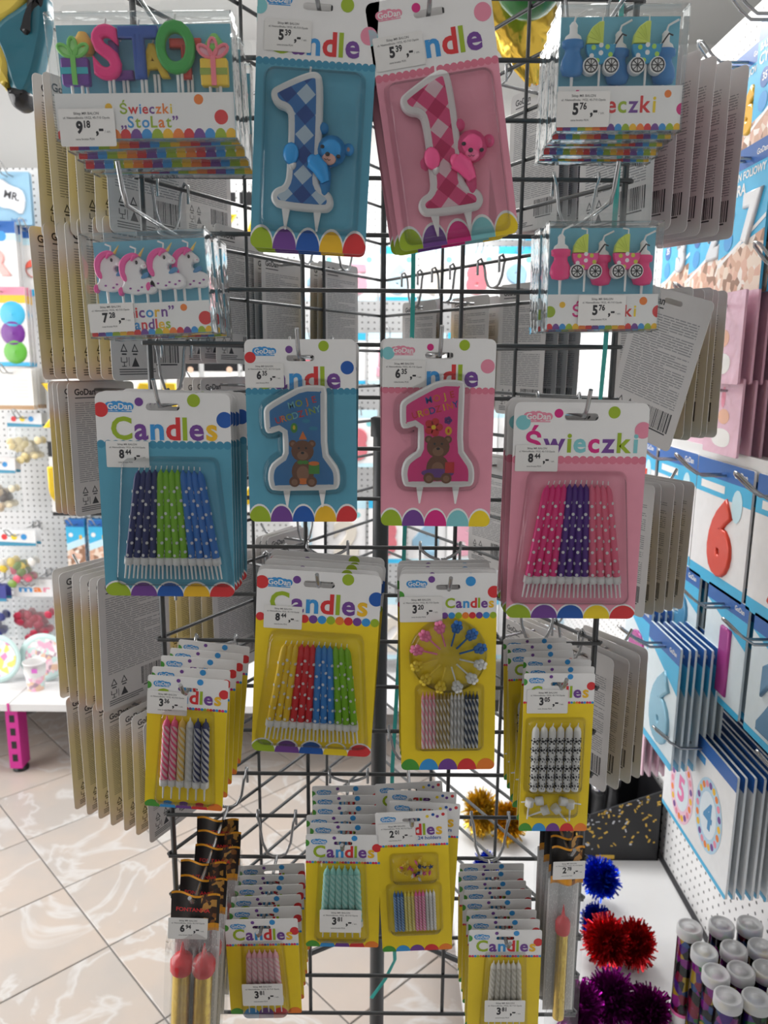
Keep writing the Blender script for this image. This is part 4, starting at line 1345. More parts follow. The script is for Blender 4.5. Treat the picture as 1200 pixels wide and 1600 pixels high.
def unicorn_fill(root, w, h, d, sh):
    U = lambda u: (u - .5) * w
    V = lambda v: h - v * w
    k = w * .315
    UWH = mat((.82, .80, .81), .3); MANE = mat((.82, .10, .36), .35); HORN = mat((.12, .45, .55), .35); SPOT = mat((.30, .04, .32), .4); WING = mat((.08, .26, .50), .35)
    body = chaikin([(-.42, .02), (-.46, .16), (-.36, .26), (-.40, .42), (-.30, .62), (-.34, .78), (-.22, .94), (.0, .98), (.12, .86), (.26, .74), (.24, .62), (.08, .60), (.06, .48), (.24, .40), (.42, .34), (.50, .18), (.46, .02), (.30, -.05), (.12, .0), (-.08, -.05), (-.26, .0)], 2)
    mane = chaikin([(-.05, 1.02), (-.28, .96), (-.44, .78), (-.46, .55), (-.40, .34), (-.28, .28), (-.26, .40), (-.32, .55), (-.26, .74), (-.12, .86), (.04, .86), (.08, .96)], 2)
    um = None
    for i, (u, y, v, sx) in enumerate(((.18, .72, .46, 1), (.41, .36, .50, 1), (.64, .36, .47, 1), (.82, .72, .46, 1))):
        if um is None:
            mb = MB()
            mb.prism([(x * k, z * k) for x, z in body], .004, -.004, UWH, .0016, True)
            mb.prism([(x * k, z * k) for x, z in mane], .0044, -.0055, MANE, .0012, True)
            mb.tube([(.10 * k, -.003, .92 * k), (.24 * k, -.003, 1.12 * k)], [.045 * k, .008 * k], mat((.80, .55, .12), .3), 7)
            mb.ball((.02 * k, -.0045, .76 * k), (.035 * k, .001, .05 * k), INK, 8, 5)
            mb.ball((.2 * k, -.004, .66 * k), (.085 * k, .003, .07 * k), UWH, 10, 6); mb.ball((.245 * k, -.0066, .66 * k), (.016 * k, .001, .016 * k), MANE, 6, 4); mb.tube([(.1 * k, -.0055, .92 * k), (-.02 * k, -.0062, .9 * k), (-.1 * k, -.006, .8 * k)], [.02 * k, .05 * k, .03 * k], MANE, 7)
            mb.prism(chaikin([(.06 * k, .34 * k), (.2 * k, .5 * k), (.34 * k, .52 * k), (.28 * k, .36 * k)], 2), .001, -.0055, WING, .0008)
            for x, z in ((-.2, .12), (.0, .06), (.1, .14), (.25, .08), (.36, .16), (-.3, .34)): mb.poly(disc(x * k, z * k, .035 * k, 8, .025 * k), -.0043, SPOT)
            mb.prism(chaikin([(-.42 * k, .2 * k), (-.54 * k, .1 * k), (-.5 * k, -.08 * k), (-.4 * k, .02 * k)], 2), .003, -.005, MANE, .0008)
            mb.tube([(-.02 * k, 0, .96 * k), (0, 0, 1.12 * k), (-.14 * k, 0, 1.18 * k)], .001, WHITE, 5)
            for dx in (-.2, .2): mb.lathe([(.0012, -.75 * k), (.0016, .02 * k)], STICK, 7, c=(dx * k, 0, 0))
            o = um = mb.obj('unicorn_candle', root)
        else: o = um.copy(); COL.objects.link(o); o.parent = root
        o.location = (U(u), d * y, V(v) + .004)


s = frame((124, 366), (318, 357), (143, 528), -.17)
E1 = pvc_box('candle_box', 'clear box of white unicorn candles with pink manes, priced 7.28', s, .030, s.w * .26,
             [('“Unicorn”', .18, .70, .56, [PURP, SKY, RED, RED, PURP, SKY, GOLDY, PURP, PURP]), ('Candles', .28, .66, .2, [GREEN, SKY, RED, PURP, RED, GOLDY, GREEN])],
             (.0, .545, .37, '7', '28'), [(.78, .05, .028, ORANGE), (.95, .14, .055, RED)], unicorn_fill, tab=.22)
stack(E1, s, 2, .035, 'unicorn candle boxes', 'boxes of unicorn candles', 'clear box of unicorn candles hung behind the one priced 7.28', hole=(.5, -.16), holeh=.0, hlen=.21, tip=.035)

# ------------------------------------------------------------------ cake fountains in film bags
GOLD = mat((.80, .58, .12), .25, metal=.9, bump=.15, scale=90)
CAPR = mat((.70, .03, .04), .35)
BLACKP = mat((.016, .014, .014), .4); ORAN = mat((.80, .34, .02), .4)
FLAME = patches('firework_print', [(.02, .015, .01), (.25, .09, .02), (.05, .02, .01), (.55, .28, .06), (.02, .01, .01)], 160, .5, 0)


def fountain_pack(label, s, n, hd, word, tag_, cap_v, tube_w):
    root = thing('cake_fountain_pack', label, 'candle pack')
    w, h = s.w, s.h
    mb = MB()
    wv = lambda u: .004 * sin(u * 9)
    N = 12
    for yo in (-.5 * tube_w * w, .020):
        ls = [[((-.5 + i / N) * w, yo - .006 + wv(i / N) * (1 if yo <= 0 else .3), z) for i in range(N + 1)] for z in (0, h * .2, h * .5, h * .75, h - hd - .012)] + [[((-.5 + i / N) * w, -.0066 + wv(i / N) * .8 + (.0 if yo < 0 else .003), h - hd + .004) for i in range(N + 1)]]
        mb.loops(ls, BAGP, False, False, True, closed=False)
    mb.obj('film_bag', root)
    mb = MB()
    def strip(z0, z1, u0, u1, y, m):
        ls = [[((-.5 + u0 + (u1 - u0) * i / N) * w, y + wv(u0 + (u1 - u0) * i / N) * .9, z) for i in range(N + 1)] for z in (z0, z1)]
        mb.loops(ls, m, False, False, True, closed=False)
    strip(h - hd, h, .04, .96, -.0070, BLACKP)
    strip(h - hd, h, .62, .90, -.0073, FLAME)
    strip(h - hd, h - hd * .8, .04, .96, -.0073, ORAN)
    strip(h - hd * .06, h, .04, .96, -.0073, ORAN)
    mb.glyphs(word, w * .115, -.34 * w, h - hd * .42, -.0112, RED, .02) if word else None
    mb.obj('header_card', root)
    mb = MB()
    r_ = tube_w * w * .62 - .003
    ls = [[((-.5 + .06 + .88 * i / N) * w, .0030 + r_, z) for i in range(N + 1)] for z in (.005, h - hd - .004)]
    mb.loops(ls, PAPER, False, False, False, closed=False)
    rnd = random.Random(2)
    for i in range(26):
        u = -.38 + i * .03; z = h - hd - .008
        while z > .012:
            l = rnd.uniform(.006, .02)
            mb.poly([(u * w, z - l), (u * w + .008 * w, z - l), (u * w + .008 * w, z), (u * w, z)], r_ + .0027, LTINK)
            z -= l + .002
    mb.obj('leaflet', root)
    r = tube_w * w / 2
    zc = h - cap_v * h
    fm = None
    for i in range(n):
        if fm is None:
            mb = MB()
            mb.lathe([(r, .004 - zc), (r, 0)], GOLD, 14)
            f_ = mb.obj('fountain_candle', root)
            mb = MB(); mb.lathe([(r * 1.12, -.013), (r * 1.25, -.01), (r * 1.28, .001), (r * 1.0, .006), (r * .38, .010), (r * .26, .015), (r * .05, .027)], CAPR, 14); mb.obj('cap', f_)
            fm = f_
        else: f_ = copy_tree(fm, root)
        f_.location = ((i - (n - 1) / 2) * r * 2.35 - .02 * w, -.0005, zc)
    if tag_:
        t = price_tag(root, w, h, *tag_, y=-.0128); t.rotation_euler = (0, 0, .06)
    return root


s = frame((246, 1386), (328, 1392), (258, 1660), -.19)
S1 = fountain_pack('film bag with two red capped gold cake fountains, priced 6.94', s, 2, .05, 'FONTANNA', (.03, .46, .74, '6', '94'), .40, .36)
stack(S1, s, 5, .030, 'cake fountain bags', 'film bags with two cake fountains', 'film bag with two cake fountains hung behind the one priced 6.94', hole=(.5, .09), jit=.03)
s = frame((856, 1318), (912, 1318), (846, 1592), -.14)
T1 = fountain_pack('narrow film bag with one red capped gold cake fountain, priced 2.78', s, 1, .052, '', (.05, .35, .9, '2', '78'), .44, .34)
stack(T1, s, 3, .022, 'single cake fountain bags', 'film bags with one cake fountain', 'narrow film bag with one cake fountain hung behind the one priced 2.78', hole=(.5, .12), jit=.02)

# ------------------------------------------------------------------ packs on the two rear faces of the rack, seen from behind


def rear_proto(name, w, h, body, cols, tall=.5):
    root = thing(name, 'x', 'candle pack')
    make_card(root, w, h, body, RED, 'Candles', LETTER, SKY, [(.04, .12, .055, RED), (.73, .06, .048, GREEN)], [GRASS, SKY, PURP, RED, ORANGE], seed=int(w * 1e4), rad=.06)
    n = len(cols); x0, x1 = -.3 * w, .3 * w; L = h * tall; r = (x1 - x0) / n / 2
    row(root, [tw(L, r * .8, a, b, 5, 2) for a, b in cols], x0, x1, h * .14, -.0066, 0)
    blister(root, x0 - .006, x1 + .006, h * .11, h * .14 + L + .008, .012)
    return root


cy = [((.85, .1, .3), CW)] * 2 + [((.85, .55, .1), CW)] * 2 + [((.05, .2, .5), CW)] * 2
RP = {'L': rear_proto('candle_pack', .132, .205, YEL, cy), 'M': rear_proto('candle_pack', .115, .19, YEL, cy), 
      'P': rear_proto('candle_pack', .132, .215, PINKB, cy), 'B': rear_proto('candle_pack', .115, .21, TEAL, cy)}
USED = set()


def rear_stack(side, key, xn, xf, ytop, n, sdist, what, tilt=0., jit=.025, lastgap=0):
    """xn/xf: picture x of the outer edges of the nearest and farthest card; ytop: picture y of the farthest card's top edge there"""
    proto = RP[key]
    w = proto_w[key]; h = proto_h[key]
    sg = -1 if side == 'L' else 1
    A = Vector((.3 * sg, 0, 0)); e = Vector((-.5 * sg, .866, 0)); nn = Vector((.866 * sg, .5, 0))
    phi = math.atan2(nn.x, -nn.y)
    zm = pY(xf, ytop, .12).z - h * .5
    def solve(px):
        lo, hi = .008, .4
        for _ in range(40):
            o = (lo + hi) / 2; p = A + e * (sdist - w / 2) + nn * o + Vector((0, 0, zm))
            q = proj(p)[0]
            if (q > px) == (sg < 0): lo = o
            else: hi = o
        return lo
    on, of = solve(xn), solve(xf)
    pf = A + e * (sdist - w / 2) + nn * of
    ztop = pY(xf, ytop, pf.y).z
    grp = 'rear facing candle packs ' + what
    for i in range(n):
        o_ = on + (of - on) * i / max(1, n - 1)
        if key not in USED: c = proto; USED.add(key)
        else: c = copy_tree(proto, None)
        c.location = A + e * (sdist + random.uniform(-.002, .002)) + nn * o_ + Vector((0, 0, ztop - h + random.uniform(-.0015, .0015)))
        c.rotation_euler = (0, (tilt if i == 0 else 0) + random.uniform(-jit, jit), phi + random.uniform(-.04, .04))
        tag(c, 'printed back of candle card ' + what, 'candle pack', grp)
    hz = ztop - .105 * w + .027 * w - .0026
    hook(A + e * sdist + Vector((0, 0, hz)), of + .014, 'rear hook of the cards ' + what, n=nn, side=e)


proto_w = {'L': .132, 'M': .115, 'S': .098, 'P': .132, 'B': .115}
proto_h = {'L': .205, 'M': .19, 'S': .16, 'P': .215, 'B': .21}

rear_stack('L', 'L', 165, 55, 113, 6, .055, 'behind the letter candle boxes')
rear_stack('L', 'B', 283, 249, 140, 3, .27, 'behind the letter candle boxes beside the blue gingham candle')
rear_stack('L', 'L', 170, 57, 350, 7, .055, 'behind the unicorn boxes')
rear_stack('L', 'B', 335, 286, 352, 3, .27, 'between the unicorn boxes and the pole')
rear_stack('L', 'M', 112, 80, 596, 4, .05, 'behind the blue polka dot candles')
rear_stack('L', 'M', 320, 280, 590, 4, .27, 'behind the blue polka dot candles beside the pole')
rear_stack('L', 'L', 157, 88, 893, 6, .055, 'behind the lower edge of the blue polka dot candles')
rear_stack('L', 'L', 335, 256, 865, 5, .26, 'behind the mixed spiral candles')
rear_stack('L', 'M', 228, 112, 1092, 7, .05, 'low down beside the mixed spiral candles')
rear_stack('L', 'B', 410, 388, 398, 3, .36, 'above the blue birthday bear candles')
rear_stack('L', 'M', 506, 484, 408, 3, .48, 'above the blue birthday bear candles, nearest the pole')
rear_stack('R', 'P', 1030, 1158, 98, 6, .055, 'behind the blue pram boxes')
rear_stack('R', 'B', 872, 932, 130, 5, .27, 'between the pink gingham candle and the blue pram boxes')
rear_stack('R', 'L', 1062, 1130, 452, 6, .06, 'behind the pink pram boxes', tilt=-.26)
rear_stack('R', 'B', 850, 902, 440, 4, .27, 'between the pink birthday bear candle and the pink pram boxes')
rear_stack('R', 'M', 762, 795, 462, 3, .4, 'above the pink birthday bear candles')
rear_stack('R', 'M', 680, 690, 467, 2, .5, 'above the pink birthday bear candles, nearest the pole')
rear_stack('R', 'M', 1012, 1074, 752, 5, .05, 'behind the pink polka dot candles')
rear_stack('R', 'M', 800, 830, 720, 3, .3, 'between the pink birthday bear and pink polka dot candles')
rear_stack('R', 'L', 952, 1006, 1018, 4, .06, 'behind the football candles')
rear_stack('R', 'M', 850, 893, 985, 4, .25, 'under the pink polka dot candles')
rear_stack('L', 'B', 420, 400, 838, 3, .35, 'behind the yellow polka dot candles')

# ------------------------------------------------------------------ teal ribbons
RIB = mat((.04, .42, .38), .35)


def ribbon(pts, wd, label):
    mb = MB(); ls = []
    for i, p in enumerate(pts):
        a = .4 * sin(i * 1.3); d = Vector((cos(a), sin(a), 0)) * wd / 2
        ls.append([Vector(p) - d, Vector(p) + d, Vector(p) + d + Vector((0, .0003, 0)), Vector(p) - d + Vector((0, .0003, 0))])
    mb.loops(ls, RIB, True, True)
    return tag(mb.obj('ribbon'), label, 'ribbon')


ribbon([pY(x, y, .135) for x, y in ((650, -40), (648, 200), (646, 395), (645, 480), (642, 600), (634, 780), (630, 900), (622, 1050), (613, 1200), (611, 1330), (614, 1430), (617, 1500), (602, 1530), (580, 1560))], .0065, 'long teal curling ribbon hanging beside the central pole')
ribbon([pY(x, y, -.02) for x, y in ((972, -30), (968, 150), (966, 260), (962, 320), (955, 420), (946, 540), (938, 625))], .006, 'short teal ribbon hanging on the edge behind the pink pram boxes')

# ------------------------------------------------------------------ right hand gondola
def slab_thing(name, label, cat, box, m):
    mb = MB(); mb.box(*box, m); return tag(mb.obj(name), label, cat)


sh_ = thing('base_shelf', 'white base shelf below the right pegboard with tinsel and tubes on it', 'shelf', loc=(.46, .5, 0))
mb = MB(); mb.box(.18 - .46, XW - .012 - .46, -1.4 - .5, 1.70 - .5, .27, .30, STEEL); mb.obj('shelf_board', sh_)
for yy in (-.9, .1, 1.1):
    mb = MB(); mb.box(.24 - .46, XW - .46, yy - .5 - .02, yy - .5 + .02, 0, .27, mat((.45, .03, .22), .4)); mb.obj('leg', sh_)
mb = MB(); mb.box(XW - .012 - .46, XW - .46, -1.4 - .5, 1.7 - .5, .27, .304, INK); mb.obj('gap_shade_strip', sh_)  # solid black strip stands in for shade in the gap behind the board

CHROME = mat((.40, .41, .42), .25, metal=.9)


def double_hook(loc, L, direction, label, group, sep=.022, r=.0026):
    o = thing('display_hook', label, 'hook', group, loc=loc)
    d = Vector(direction); s_ = Vector((0, 0, 0)) + Vector((-d.y, d.x, 0)) * sep / 2
    up = Vector((0, 0, 1))
    path = [-s_ * 1, d * L * .82 - s_ + up * .0, d * L * .9 - s_ * .95 + up * .012, d * L - s_ * .8 + up * .034, d * (L + .004) + up * .038, d * L + s_ * .8 + up * .034, d * L * .9 + s_ * .95 + up * .012, d * L * .82 + s_, s_]
    mb = MB(); mb.tube(path, r, CHROME, 6); mb.obj('prong', o)
    mb = MB(); mb.tube([-s_ * 1.2 + d * .004 - up * .012, -s_ * 1.2 + d * .004 + up * .02, s_ * 1.2 + d * .004 + up * .02, s_ * 1.2 + d * .004 - up * .012], r, CHROME, 6); mb.obj('base', o)
    return o


BAN = mat((.02, .12, .42), .35); CYAN = mat((.05, .45, .75), .35); PALE = mat((.55, .78, .88), .35)
SKINP = patches('photo_print', [(.62, .36, .25), (.75, .52, .40), (.30, .16, .10), (.80, .66, .55), (.70, .42, .32), (.85, .78, .72)], 60, .4, 0)
SILV = mat((.62, .63, .66), .3, metal=.3)


def foil_pack(label, w, h, digit, dcol, style, group, cat='balloon packet'):
    """flat foil-balloon packet, front towards local -Y"""
    root = thing('balloon_packet', label, cat, group)
    mb = MB(); t = .004
    bodym = {'photo': CYAN, 'white': mat((.80, .80, .82), .3), 'pinkbag': mat((.78, .50, .62), .25, bump=.3, scale=25), 'blue': mat((.70, .80, .86), .3), 'badge': mat((.80, .82, .84), .35)}[style]
    out = rrect(-w / 2, w / 2, 0, h, .004)
    mb.loops([[(p[0], 0, p[1]) for p in out], [(p[0], -t, p[1]) for p in out]], bodym, True, False)
    mb.poly(out, -t, bodym)
    e = -t - .0003
    Q = lambda u0, u1, v0, v1, m, k=0: mb.poly(clip([((u0 - .5) * w, v0 * h), ((u1 - .5) * w, v0 * h), ((u1 - .5) * w, v1 * h), ((u0 - .5) * w, v1 * h)], out), e - k * .0002, m)
    if style != 'pinkbag' and style != 'badge':
        Q(0, 1, .86, 1, BAN); logo(mb, .18 * w, .42 * w, h * .91, e - .0002, BAN, WHITE, base=False)
    if style == 'photo':
        mb.poly(clip([(-w, -.02 * h), (w, -.02 * h), (w, h * .48), (-w, h * .22)], out), e - .0001, SKINP)
        mb.poly([(-w / 2, h * .22), (w / 2, h * .48), (w / 2, h * .51), (-w / 2, h * .25)], e - .0003, WHITE)
        mb.glyphs('BALON FOLIOWY', w * .105, -.44 * w, h * .79, e - .0003, WHITE, .03)
        mb.glyphs('CYFRA', w * .15, -.44 * w, h * .69, e - .0003, WHITE, .03)
        mb.poly(disc(-.28 * w, h * .57, .1 * w, 18), e - .0003, BAN); mb.glyphs('35', w * .11, -.28 * w, h * .555, e - .0005, WHITE, .03, 'C')
        mb.poly(disc(-.28 * w, h * .40, .1 * w, 18), e - .0003, SKY)
    elif style == 'white':
        Q(0, 1, .72, .86, CYAN); Q(0, 1, 0, .1, CYAN)
        mb.poly(disc(.28 * w, h * .7, .09 * w, 14, .13 * w), e - .0004, PALE)
        Q(.1, .55, .76, .82, WHITE, 2)
    elif style == 'blue':
        mb.poly([(-w / 2, h * .86), (w / 2, h * .86), (w / 2, h * .62)], e - .0001, CYAN); Q(0, 1, 0, .06, CYAN)
    elif style == 'pinkbag':
        mb.poly(chaikin([(-.2 * w, h * .1), (.25 * w, h * .1), (.3 * w, h * .3), (0, h * .36), (-.3 * w, h * .28)], 2), e, WHITE)
        mb.poly(disc(.05 * w, h * .5, .16 * w, 16, .1 * h), e, mat((.80, .45, .32), .4)); mb.poly(disc(0, h * .75, .06 * w, 10, .14 * h), e, ROSE)
    elif style == 'badge':
        Q(0, 1, .88, 1, BAN); Q(0, 1, .0, .04, CYAN); Q(.05, .6, .80, .86, SKY)
    root_o = mb.obj('packet', root)
    if digit:
        mb = MB(); m_ = mat(dcol or (.1, .3, .5), .25, metal=.15)
        if style == 'badge':
            for cx, cz, m1, m2, tx in ((-.2 * w, .36 * h, mat((.85, .55, .68), .4), mat((.82, .20, .45), .4), '5'), (.2 * w, .45 * h, mat((.45, .66, .82), .4), mat((.06, .28, .55), .4), digit)):
                mb.poly(disc(cx, cz, .185 * w, 28, .3 * h), e - .0002, m1); 
                for q in range(20):
                    a = q * PI / 10; mb.poly(disc(cx + .15 * w * cos(a), cz + .25 * h * sin(a), .022 * w, 8), e - .0004, [GOLDY, PURP, ROSE, ORANGE][q % 4])
                mb.poly(disc(cx, cz, .115 * w, 24, .19 * h), e - .0005, mat((.72, .82, .90), .4))
                mb.glyphs(tx, .3 * h, cx, cz - .1 * h, e - .0008, m2, .03, 'C')
        else:
            solid_text(mb, digit, h * .72, .06 * w if style != 'photo' else .2 * w, h * (.16 if style != 'photo' else .36), -t + .004, -t - .006, m_, .05, .05) if style != 'photo' else solid_text(mb, digit, h * .4, .22 * w, h * .38, -t + .004, -t - .006, m_, .04, .05)
        mb.obj('printed_digit', root)
    return root


NPK = 0


def rpack(style, digit, dcol, y0, y1, z0, z1, X, n, step, label, rear_label, group, jit=.0):
    """stack of packets on the right pegboard: near edge y0, far edge y1, face at X"""
    w, h = y1 - y0, z1 - z0
    p = foil_pack(label, w, h, digit, dcol, style, group)
    p.location = (X, (y0 + y1) / 2, z0); p.rotation_euler = (0, 0, -PI / 2)
    for i in range(n):
        c = copy_tree(p); c.location = (X + step * (i + 1), (y0 + y1) / 2 + random.uniform(-.003, .003), z0 + random.uniform(-.003, .002)); c.rotation_euler = (0, 0, -PI / 2 + random.uniform(-.015, .015))
        tag(c, rear_label, 'balloon packet', group)
    double_hook((XW, (y0 + y1) / 2, z1 - .022), XW - X + .09, (-1, 0, 0), 'steel hook of the ' + group, 'double hooks on the right pegboard')
    return p


g = 'photo fronted digit packets'
rpack('photo', '6', (.80, .45, .05), .44, .60, 1.93, 2.16, .66, 3, .012, 'cyan photo fronted packet with a gold digit 6, below the pegboard top edge', 'cyan photo packet behind another in the row below the pegboard top edge', g + ' by the pegboard top edge')
rpack('photo', '6', (.80, .45, .05), .27, .43, 1.95, 2.17, .64, 3, .012, 'cyan photo fronted packet with gold digit, next towards the shop front', 'cyan photo packet behind the second gold digit packet', g + ' with a second gold digit')
rpack('photo', '8', (.7, .45, .05), .62, .78, 1.93, 2.15, .66, 3, .012, 'cyan photo fronted packet half hidden by the rear pram cards', 'cyan photo packet in the row behind the pram cards', g + ' behind the pram cards')
rpack('photo', '7', (.70, .71, .73), .30, .47, 1.72, 1.965, .62, 4, .012, 'cyan photo fronted packet with a silver digit 7', 'cyan photo packet behind the silver digit 7', g + ' with a silver digit')
rpack('photo', '2', (.6, .6, .62), .49, .66, 1.72, 1.95, .64, 4, .012, 'cyan photo fronted packet under the rear pram cards', 'cyan photo packet stacked under the rear pram cards', g + ' under the pram cards')
rpack('photo', '3', (.6, .6, .62), .68, .85, 1.72, 1.95, .65, 3, .012, 'cyan photo fronted packet beside the pink bags', 'cyan photo packet stacked beside the pink bags', g + ' beside the pink bags')
g = 'pink film bags'
rpack('pinkbag', '', None, .30, .46, 1.57, 1.725, .60, 5, .02, 'pink film party bag in front of dark red ones', 'pink film party bag further back on the same hook', g + ' upper row, first hook')
rpack('pinkbag', '', None, .48, .64, 1.57, 1.74, .62, 4, .02, 'pink film party bag, second hook under the photo packets', 'pink film party bag behind the second hook bag', g + ' upper row, second hook')
rpack('pinkbag', '', None, .66, .82, 1.57, 1.74, .63, 3, .02, 'pink film party bag half behind the pram boxes', 'pink film party bag behind the half hidden one', g + ' upper row, third hook')
rpack('pinkbag', '', None, .30, .44, 1.445, 1.58, .61, 4, .02, 'pink film bag hanging just above the grey rail', 'pink film bag stacked above the grey rail', g + ' above the rail, first hook')
rpack('pinkbag', '', None, .47, .61, 1.45, 1.58, .63, 3, .02, 'pink film bag above the grey rail, next to the rear cards', 'pink film bag behind, above the grey rail', g + ' above the rail, second hook')
# dark red bags at the near end
rpack('pinkbag', '', None, .16, .285, 1.50, 1.77, .66, 3, .02, 'pale pink film bag at the end of the bag row', 'pale pink film bag behind the end one', g + ' at the row end')
# rail
mb = MB(); mb.box(.63, .665, -.3, 1.5, 1.432, 1.447, STEEL); mb.box(.6245, .6295, -.3, 1.5, 1.412, 1.45, STEEL)
tag(mb.obj('shelf_rail'), 'narrow grey steel rail above the red digit packets', 'rail')
g = 'white packets with red digits'
for (d, y0, y1, lab) in (('7', .02, .235, 'white packet with red foil balloon shaped as seven'), ('6', .25, .475, 'white packet with red foil balloon shaped as six'), ('5', .49, .70, 'white packet with red foil balloon shaped as five'), ('4', .72, .92, 'white packet with red foil balloon shaped as four')):
    rpack('white', d, (.72, .07, .04), y0, y1, 1.20, 1.43, .62 + .005 * (y0 > .4), 3, .014, lab, lab + ', behind the first', g + ' (%s)' % d)
g = 'blue film digit packets'
for (d, y0, y1, c, lab) in (('2', .04, .20, (.10, .24, .40), 'grey blue packet with a dark blue digit 2'), ('1', .22, .38, (.40, .05, .28), 'grey blue packet with a plum digit'), ('3', .42, .60, (.08, .28, .48), 'grey blue packet with a blue digit 3')):
    rpack('blue', d, c, y0, y1, 1.0, 1.205, .62, 4, .012, lab, lab + ', behind the first', g + ' (%s)' % d)
rpack('blue', '6', (.25, .50, .66), .30, .46, .86, 1.10, .545, 6, .014, 'pale packet with a light blue digit 6 on a thick stack', 'pale packet edge in the thick stack with the light blue digit 6', 'thick stack of light blue digit packets')
rpack('blue', '9', (.45, .08, .30), .52, .68, .86, 1.10, .57, 4, .014, 'pale packet with plum digit, far side of the light blue 6 stack', 'pale packet stacked beyond the light blue digit 6', 'plum digit packets beyond the blue stack')
rpack('badge', '4', None, .16, .46, .70, .93, .60, 8, .014, 'white packet with pink and blue number 4 badges', 'teal edged packet stacked behind the number badges', 'packets with round number badges')
rpack('pinkbag', '', None, .56, .66, .70, .86, .59, 5, .016, 'pink edged packets hanging beside the football cards', 'pink edged packet stacked beside the football cards', 'pink edged packets beside the football cards')
rpack('blue', '8', (.08, .25, .42), -.02, .13, .80, 1.02, .66, 5, .013, 'dark blue edged packet near the shelf tubes', 'dark blue edged packet in the stack near the shelf tubes', 'dark blue edged packets above the tubes')

# empty and half empty hooks in front of the packets
for i, (x, y, Y, L) in enumerate(((1060, 345, .1, .16), (1118, 342, .02, .2), (1150, 72, .0, .17), (1160, 120, .1, .16))):
    pass

# black confetti box with silver poppers
PB = pZ(1030, 1345, .3)
bx = thing('confetti_box', 'black open box with gold confetti print holding silver poppers', 'box', loc=(.6, PB.y + .1, .3005))
BLK = mat((.012, .012, .014), .35); GF = mat((.75, .48, .08), .35, metal=.4)
mb = MB()
x0, x1, hl_, hr = -.13, .148, .10, .205
ya, yb = -.1, .08
prof = [(x0, 0), (x1, 0), (x1, hr), (x0, hl_)]
mb.prism(prof, ya + .004, ya, BLK); mb.prism(prof, yb, yb - .004, BLK)
mb.box(x0, x0 + .004, ya, yb, 0, hl_, BLK); mb.box(x1 - .004, x1, ya, yb, 0, hr, BLK); mb.box(x0, x1, ya, yb, 0, .003, BLK)
mb.obj('carton', bx)
mb = MB(); rnd = random.Random(4)
for i in range(110):
    u = rnd.random(); v = 1 - rnd.random() ** 1.7 * .8
    x = x0 + .008 + u * (x1 - x0 - .016); z = (.03 + .95 * v) * (hl_ + (hr - hl_) * u)
    a = rnd.uniform(0, PI); l = rnd.uniform(.002, .006); q = rnd.uniform(.0012, .0026)
    mb.poly([(x + (dx * l) * cos(a) - dz * q * sin(a), z + dx * l * sin(a) + dz * q * cos(a)) for dx, dz in ((-1, -1), (1, -1), (1, 1), (-1, 1))], ya - .0004, GF if rnd.random() < .75 else SILV)
mb.poly(rrect(-.02, .03, .004, .016, .002), ya - .0005, GF)
mb.obj('confetti_print', bx)
sp = None
for i in range(4):
    if sp is None:
        mb = MB(); mb.lathe([(.018, 0), (.018, .15), (.021, .152), (.021, .175), (.018, .178)], mat((.68, .68, .70), .2, metal=.9), 16); o = sp = mb.obj('confetti_popper')
    else: o = sp.copy(); COL.objects.link(o)
    o.location = (.6 - .10 + i * .05, PB.y + .075 + .035 * (i % 2), .3035)
    tag(o, 'shiny silver party popper standing in the black box', 'party popper', 'silver poppers in the black box')

# push-pop confetti tubes
FOIL = patches('confetti_foil', [(.30, .02, .30), (.04, .10, .30), (.03, .22, .05), (.012, .012, .02), (.45, .05, .35), (.015, .015, .02), (.55, .38, .04), (.30, .02, .06), (.10, .03, .28), (.02, .02, .02)], 55, .25, .5)
TUBEC = clear_plastic('tube_plastic', gloss=.25, rough=.06)
tu = thing('confetti_tube', 'x', 'confetti tube')
mb = MB(); mb.lathe([(.0195, 0), (.0195, .235)], FOIL, 18); mb.obj('foil_filling', tu)
mb = MB(); mb.lathe([(.0212, .0), (.0212, .24)], TUBEC, 20, cap=False); mb.obj('clear_tube', tu)
mb = MB(); mb.lathe([(.0216, .0), (.0216, .07)], WHITE, 20); mb.lathe([(.02165, .066), (.0218, .073)], mat((.85, .15, .42), .4), 20, cap=False); mb.obj('label_band', tu)
mb = MB(); mb.lathe([(.0212, .232), (.0235, .234), (.0235, .25), (.022, .253), (.0195, .253), (.0185, .2505), (.010, .2495), (.009, .252), (.001, .252)], FROST, 22); mb.obj('lid', tu)
spots = [(1078, 1449), (1128, 1445), (1172, 1444), (1101, 1487), (1147, 1483), (1190, 1480), (1119, 1521), (1158, 1517), (1198, 1515), (1138, 1558), (1182, 1560), (1222, 1556)]
zl = .3 + .25
for i, (x, y) in enumerate(spots):
    o = tu if i == 0 else copy_tree(tu)
    p = pZ(x, y, zl); o.location = (p.x, p.y, .30); o.rotation_euler = (0, 0, i * 1.1)
    tag(o, 'clear tube of coloured foil confetti with frosted lid on the white shelf', 'confetti tube', 'confetti tubes on the base shelf')


